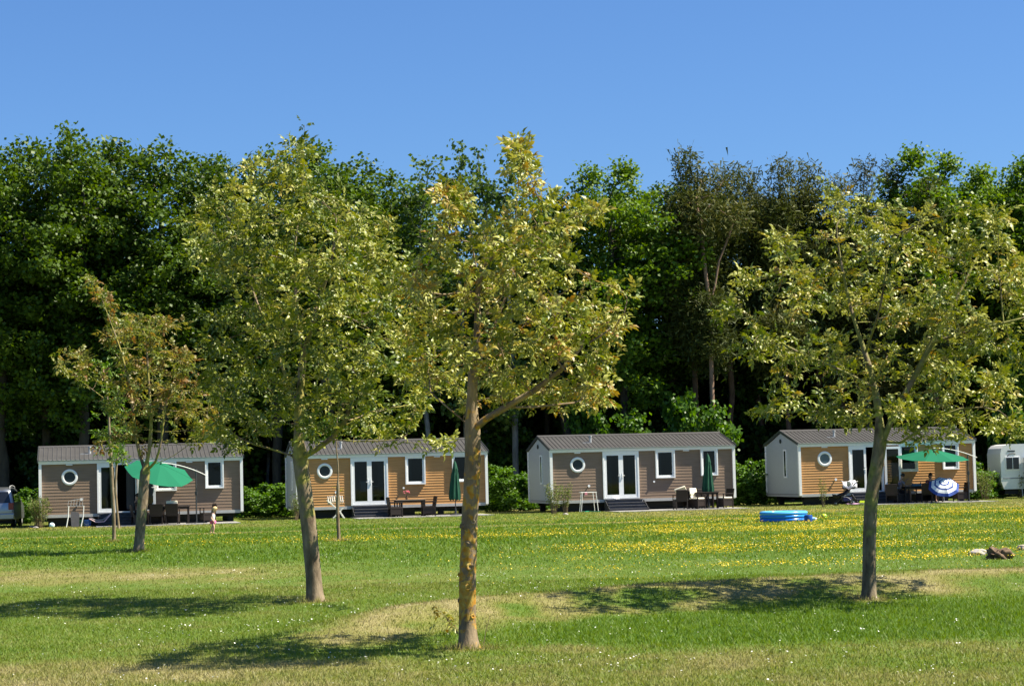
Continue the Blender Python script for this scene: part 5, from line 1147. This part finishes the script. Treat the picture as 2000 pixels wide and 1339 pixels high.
# ---- car
def car():
    p = Vector((-978/FPX*89.6, 89.6, 0)); e = empty('silver_car', 'silver people carrier parked at the left edge, seen from behind', 'car', (p.x, p.y, 0), rad(8))
    PT = mat('silver car paint', (.42, .44, .47), rough=.3, spec=.6, metal=.85, var=.02); DG = glassmat('tinted car glass', (.12, .14, .15), .12)
    # local: x to the left is the width (rear right corner at 0), y forward
    prof = [(.0, .55), (-.02, .75), (.03, 1.02), (.22, 1.60), (.42, 1.70), (1.4, 1.76), (2.6, 1.70), (3.1, 1.45), (3.55, 1.10), (4.4, .92), (4.6, .75), (4.6, .35), (.02, .35)]
    vs = []; fs = []; n = len(prof); xs = [0.0, -.10, -.45, -.9, -1.35, -1.70, -1.80]; ins = [0, .0, .0, 0, 0, 0, 0]
    for j, x in enumerate(xs):
        for (y, z) in prof:
            k = max(0, (z-1.05)/.7); sh = .16*k; xx = x*(1-2*sh/1.8)-sh; zz = z-(.05 if j in (0, 6) and z > 1.5 else 0); yy = y+(.05 if j in (0, 6) and y < .3 else 0); vs.append((xx, yy, zz))
    for j in range(len(xs)-1):
        for k in range(n): fs.append((j*n+k, j*n+(k+1) % n, (j+1)*n+(k+1) % n, (j+1)*n+k))
    fs += [tuple(range(n)), tuple(range((len(xs)-1)*n, len(xs)*n))]
    MB().add(vs, fs).build('body', PT, e, smooth=True)
    sx = lambda x, z: x*(1-2*.16*max(0, (z-1.05)/.7)/1.8)-.16*max(0, (z-1.05)/.7)
    yz = lambda z: .03+(z-1.02)*.328
    MB().add([(sx(-.13, 1.08), yz(1.08)-.012, 1.08), (sx(-1.67, 1.08), yz(1.08)-.012, 1.08), (sx(-1.64, 1.56), yz(1.56)-.012, 1.56), (sx(-.16, 1.56), yz(1.56)-.012, 1.56)], [(0, 1, 2, 3)]).build('rear_window', DGL, e)
    m = MB(); sy = [(.45, 1.1), (1.25, 1.1), (1.25, 1.58), (.58, 1.58)]; m.add([(sx(0, z)+.008, y, z) for y, z in sy], [(0, 1, 2, 3)]); sy = [(1.33, 1.1), (2.2, 1.1), (2.2, 1.58), (1.33, 1.58)]; m.add([(sx(0, z)+.008, y, z) for y, z in sy], [(0, 1, 2, 3)]); sy = [(2.28, 1.1), (3.2, 1.1), (2.85, 1.52), (2.28, 1.58)]; m.add([(sx(0, z)+.008, y, z) for y, z in sy], [(0, 1, 2, 3)]); m.build('side_windows', DGL, e)
    for x in (-.12, -1.68): MB().box(x-.11, x+.115, -.045, .10, .78, 1.08, bev=.02).build('tail_light', mat('red lamp plastic', (.28, .015, .02), rough=.2, spec=.6), e)
    MB().box(-1.82, .02, -.12, .25, .36, .62, bev=.04).build('bumper', PT, e)
    MB().box(-1.17, -.63, -.035, -.02, .80, .92).build('number_plate', mat('yellow plate', (.65, .50, .08)), e)
    for x in (-.02, -1.78):
        for y in (.85, 3.7):
            w = MB().lathe([(.2, -.09), (.31, -.1), (.33, -.05), (.33, .05), (.31, .1), (.2, .09)], 24, Matrix.Translation((x-.08 if x > -1 else x+.08, y, .33)) @ Matrix.Rotation(rad(90), 4, 'Y')).build('wheel', DARKC, e, smooth=True)
            MB().lathe([(0, -.07), (.2, -.085), (.2, .085), (0, .07)], 16, Matrix.Translation((x-.08 if x > -1 else x+.08, y, .33)) @ Matrix.Rotation(rad(90), 4, 'Y')).build('rim', ALU, w)
    for x in (-.22, -1.58): MB().tube([(x, .5, 1.70), (x, .62, 1.80), (x, 1.5, 1.83), (x, 2.5, 1.78), (x, 2.65, 1.70)], .018, 8).build('roof_rail', ALU, e, smooth=True)
    MB().box(-1.7, -.1, .3, 4.4, .2, .36).build('underbody', DARKC, e)
DGL = mat('dark tinted glass', (.015, .018, .025), rough=.06, spec=.6)
car()
# ---- caravan
def caravan():
    p = P(1957, 968, 99.5); e = empty('caravan', 'white caravan with a two-part window at the right edge behind reedy bushes', 'caravan', (p.x, 99.5, 0), HTH*.3)
    Wt = mat('white caravan shell', (.74, .75, .74), rough=.35, spec=.5, var=.03); z0, z1, Lc = .45, 2.62, 5.2
    pr = [(0.12, z0), (.0, .8), (0, 2.15), (.06, 2.42), (.22, 2.57), (.5, z1), (Lc-.5, z1+.02), (Lc-.1, 2.45), (Lc, 1.9), (Lc-.1, z0)]
    MB().prism(pr, 0, 2.2).build('shell', Wt, e)
    MB().box(.2, Lc-.2, .15, 2.0, .2, .45).build('chassis', DARKC, e)
    f = MB(); f.box(.22, .94, -.03, .0, 1.36, 2.02, bev=.015).build('window', WHTM, e)
    w = [c for c in e.children if c.name.startswith('window')][0]
    MB().box(.27, .565, -.04, -.031, 1.41, 1.97).box(.60, .89, -.04, -.031, 1.41, 1.97).build('pane', DGL, w)
    MB().box(.35, .72, -.012, -.001, 2.25, 2.32).build('vent_grille', DKMET, e)
    m = MB(); pts = [(.30+.0*k, -.006, 0) for k in range(2)]; m.tube([(.34, -.008, 2.03), (.38, -.008, 2.10), (.46, -.008, 2.15), (.60, -.008, 2.17), (.74, -.008, 2.15)], .022, 6); m.build('emblem_swoosh', mat('grey brown decal', (.22, .20, .20)), e)
    MB().box(1.12, Lc-.3, -.6, -.02, .1, 1.98, bev=.05).build('awning', mat('blue grey awning cloth', (.14, .18, .27), rough=.85), e)
    aw = [c for c in e.children if c.name.startswith('awning')][0]
    pts = [(2.4-.95*math.cos(q), -.62, .9+.95*math.sin(q)*1.0) for q in [math.pi*k/14*1.0 for k in range(15)]]; MB().tube(pts, .03, 6).build('window_piping', ALU, aw)
    MB().add([(2.4-.93*math.cos(q), -.607, .9+.93*math.sin(q)) for q in [math.pi*k/14 for k in range(15)]]+[(3.33, -.607, .3), (1.47, -.607, .3)], [tuple(range(17))]).build('clear_window', mat('milky window film', (.42, .46, .52), rough=.3), aw)
    MB().box(.1, Lc, -.012, -.002, .95, 1.0).build('stripe', mat('grey stripe', (.35, .37, .4)), e)
    MB().tube([(1.0, -.02, .45), (1.0, -.1, .1)], .03, 6).build('corner_steady', ALU, e)
    for x in (2.4, 3.1): MB().lathe([(0, -.08), (.2, -.09), (.3, -.07), (.3, .07), (.2, .09), (0, .08)], 20, Matrix.Translation((x, .3, .3)) @ Matrix.Rotation(rad(90), 4, 'X')).build('wheel', DARKC, e, smooth=True)
caravan()
# ================================================================= PEOPLE
def skin_mesh(name, joints, bones, m, parent, sub=2, keep=None):
    """joints: dict name->(pos, radius); first bone starts at the root"""
    ks = list(joints); me = bpy.data.meshes.new('t'); me.from_pydata([joints[k][0] for k in ks], [(ks.index(a), ks.index(b)) for a, b in bones], [])
    o = bpy.data.objects.new('t', me); COL.objects.link(o); o.modifiers.new('s', 'SKIN'); sd = o.modifiers.new('u', 'SUBSURF'); sd.levels = sub; sd.render_levels = sub
    if not me.skin_vertices: return None
    for i, k in enumerate(ks):
        r = joints[k][1]; r = r if isinstance(r, tuple) else (r, r); me.skin_vertices[0].data[i].radius = r; me.skin_vertices[0].data[i].use_root = (i == 0)
    dg = bpy.context.evaluated_depsgraph_get(); dg.update(); ev = o.evaluated_get(dg); nm = bpy.data.meshes.new_from_object(ev, preserve_all_data_layers=False, depsgraph=dg)
    bpy.data.objects.remove(o); nm.name = name; nm.materials.clear(); nm.polygons.foreach_set('use_smooth', [True]*len(nm.polygons))
    return link_mesh(name, nm, m, parent)
SKIN = mat('skin', (.62, .36, .25), rough=.5, var=.05); SKIND = mat('tanned skin', (.42, .24, .16), rough=.5, var=.05)
def person(loc, rz, label, J, s, skin, hair, top, bottom, sleeves=False, hair_len=.0, hs=1.0):
    """J: joint positions in metres for a figure of scale s (already posed), facing local -y"""
    e = empty('person', label, 'person', loc, rz); V = lambda p: Vector(p)
    R = dict(pelvis=(.115, .085), waist=(.095, .075), chest=(.12, .085), neck0=.05, neck1=.045, head0=.068, head1=.082, head2=.06)
    jt = {}; bn = []
    def add(k, p, r, par=None):
        r = r if isinstance(r, tuple) else (r, r); jt[k] = (tuple(p), (r[0]*s, r[1]*s))
        if par: bn.append((par, k))
    add('pelvis', J['pelvis'], R['pelvis']); add('waist', J['waist'], R['waist'], 'pelvis'); add('chest', J['chest'], R['chest'], 'waist')
    hd = V(J['head'])-V(J['neck']); add('neck', J['neck'], .048, 'chest'); add('jaw', V(J['neck'])+hd*.45, .062*hs, 'neck'); add('skull', V(J['head']), .088*hs, 'jaw'); add('crown', V(J['head'])+hd.normalized()*.075*s*hs, .062*hs, 'skull')
    for sd in ('l', 'r'):
        add('sh'+sd, J['sh'+sd], .050, 'chest'); add('el'+sd, J['el'+sd], .036, 'sh'+sd); add('wr'+sd, J['wr'+sd], .025, 'el'+sd)
        d = (V(J['wr'+sd])-V(J['el'+sd])).normalized(); pl = V(J['wr'+sd])+d*.05*s; add('pa'+sd, pl, (.034, .016), 'wr'+sd)
        sidev = d.cross(Vector((0, 1, 0))).normalized() if abs(d.y) < .9 else Vector((1, 0, 0)); cr = d.cross(sidev).normalized()
        add('th'+sd, pl+sidev*.04*s+d*.0*s, .010, 'wr'+sd)
        for q in range(4):
            b0 = pl+d*.045*s+sidev*(q-1.5)*.018*s*-1; ln = (.055, .068, .062, .045)[q]*s
            add('f%d%s' % (q, sd), b0, .010, 'pa'+sd); add('g%d%s' % (q, sd), b0+d*ln*.6+cr*ln*.25, .008, 'f%d%s' % (q, sd)); add('h%d%s' % (q, sd), b0+d*ln*.9+cr*ln*.7, .007, 'g%d%s' % (q, sd))
        add('hip'+sd, J['hip'+sd], .078, 'pelvis'); add('kn'+sd, J['kn'+sd], .052, 'hip'+sd); add('ca'+sd, V(J['kn'+sd])*.65+V(J['an'+sd])*.35, .050, 'kn'+sd); add('an'+sd, J['an'+sd], .032, 'ca'+sd)
        add('to'+sd, J['to'+sd], (.036, .024), 'an'+sd)
    skin_mesh('body', jt, bn, skin, e, 2)
    hm = MB(); c = V(J['head'])+hd.normalized()*.02*s; up = hd.normalized(); f = V(J.get('face', (0, -1, -.1))).normalized(); f = (f-up*f.dot(up)).normalized(); sdv = up.cross(f)
    bm = bmesh.new(); bmesh.ops.create_icosphere(bm, subdivisions=3, radius=1)
    rs = np.random.RandomState(4); vs = [v.co.copy() for v in bm.verts]; fs = [[v.index for v in q.verts] for q in bm.faces]; bm.free(); out = []
    for v in vs:
        fr = v.dot(Vector((1, 0, 0))); r = .103*s*hs*(1+.05*math.sin(9*v.y+7*v.z)); z = v.z
        if fr > .35 and z < .35: r *= .80                 # face stays clear
        if z < -.35: r *= .86+(hair_len if fr < 0 else 0)
        out.append(c+(f*v.x+sdv*v.y*.92+up*v.z*(1.05+(hair_len if fr < 0 and z < 0 else 0)))*r)
    MB().add(out, fs).build('hair', hair, e, smooth=True)
    m = MB(); fc = V(J['head'])-up*.018*s+f*.088*s*hs
    m.add([fc+up*.01*s, fc+sdv*.012*s-up*.018*s, fc-sdv*.012*s-up*.018*s, fc+f*.016*s-up*.014*s], [(0, 1, 3), (0, 3, 2), (1, 2, 3)]); m.build('nose', skin, e)
    m = MB()
    for q in (-1, 1): m.lathe([(0, -.006*s), (.008*s, 0), (0, .006*s)], 8, Matrix.Translation(fc+up*.012*s+sdv*q*.03*s-f*.004*s))
    m.build('eyes', DARKC, e)
    tj = {'w': (J['waist'], (.104*s, .085*s)), 'p': (V(J['pelvis'])*.6+V(J['waist'])*.4, (.112*s, .088*s)), 'c': (J['chest'], (.130*s, .096*s)), 'n': (V(J['chest'])*.45+V(J['neck'])*.55, (.07*s, .06*s))}
    tb = [('w', 'p'), ('w', 'c'), ('c', 'n')]
    for sd in ('l', 'r'):
        tj['s'+sd] = (J['sh'+sd], (.058*s, .058*s)); tb.append(('c', 's'+sd)); tj['e'+sd] = (V(J['sh'+sd])*(.35 if sleeves else .75)+V(J['el'+sd])*(.65 if sleeves else .25), (.052*s, .052*s)); tb.append(('s'+sd, 'e'+sd))
    skin_mesh('shirt', tj, tb, top, e, 1)
    pj = {'p': (J['pelvis'], (.125*s, .097*s))}; pb = []
    for sd in ('l', 'r'):
        pj['h'+sd] = (J['hip'+sd], (.09*s, .09*s)); pb.append(('p', 'h'+sd)); pj['k'+sd] = (V(J['hip'+sd])*.45+V(J['kn'+sd])*.55, (.078*s, .078*s)); pb.append(('h'+sd, 'k'+sd))
    skin_mesh('shorts', pj, pb, bottom, e, 1)
    return e
def child():
    p = G(416, 1042)                                       # faces local +x (to the right), looking down, mid-stride
    k = .97/1.0
    J = dict(pelvis=(0, 0, .45), waist=(.01, 0, .54), chest=(.02, 0, .65), neck=(.035, 0, .745), head=(.075, 0, .865), face=(1, 0, -.45),
             shl=(.02, .085, .69), shr=(.02, -.085, .69), ell=(-.02, .115, .58), elr=(-.03, -.115, .575), wrl=(.03, .12, .49), wrr=(.035, -.11, .48),
             hipl=(0, .045, .42), hipr=(0, -.045, .42), knl=(-.03, .05, .235), knr=(.055, -.045, .235), anl=(-.12, .05, .075), anr=(.015, -.045, .045), tol=(-.05, .05, .03), tor=(.095, -.045, .02))
    J = {a: tuple(np.array(b)*k) if a != 'face' else b for a, b in J.items()}
    person((p.x, p.y, p.z), rad(-8), 'small blond child in a white top and pink shorts walking over the lawn', J, .70, SKIN, mat('blond hair', (.62, .42, .20), rough=.6, scale=40), mat('white cotton', (.80, .80, .80), rough=.9), mat('pink cotton', (.75, .12, .30), rough=.9), hs=1.28)
child()
def seated(loc, rz, label, hair, top, bottom, lean=0, arm=0, z=.03, skin=SKIND, hair_len=0):
    J = dict(pelvis=(0, .1, .53), waist=(0, .12-lean*.3, .68), chest=(0, .12-lean*.7, .90), neck=(0, .10-lean, 1.07), head=(0, .06-lean*1.25, 1.22), face=(0, -1, -.25),
             shl=(-.18, .12-lean*.8, .99), shr=(.18, .12-lean*.8, .99), ell=(-.23, -.02-lean, .74), elr=(.23, -.02-lean, .74), wrl=(-.14, -.26-lean, .80), wrr=(.12, -.22-lean*.6, .80+arm),
             hipl=(-.09, .06, .51), hipr=(.09, .06, .51), knl=(-.13, -.36, .50), knr=(.13, -.36, .50), anl=(-.13, -.36, .08), anr=(.13, -.30, .08), tol=(-.13, -.52, .03), tor=(.13, -.46, .03))
    return person((loc[0], loc[1], z), rz, label, J, 1.0, skin, hair, top, bottom, True, hair_len)
DHAIR = mat('dark hair', (.025, .017, .012), rough=.6, scale=40)
q = H(0, 4.15, -1.9); seated(q, HTH+rad(100), 'person in dark clothes sitting behind the bronze-leaved walnut trunk', DHAIR, mat('black cotton', (.03, .03, .035), rough=.9), mat('dark denim', (.03, .035, .06), rough=.9))
q = H(3, 4.45, -1.35); seated(q, HTH+rad(90), 'person in a grey shirt, chin on hand, at the left end of a table', DHAIR, mat('grey mauve cotton', (.22, .21, .26), rough=.9), mat('black trousers', (.02, .02, .025), rough=.9), lean=.10, arm=.20)
q = H(3, 6.15, -.75); seated(q, HTH-rad(10), 'dark haired person seated behind the table left of the striped parasol', DHAIR, mat('red cotton', (.30, .08, .07), rough=.9), mat('brown trousers', (.05, .03, .025), rough=.9), hair_len=.35)
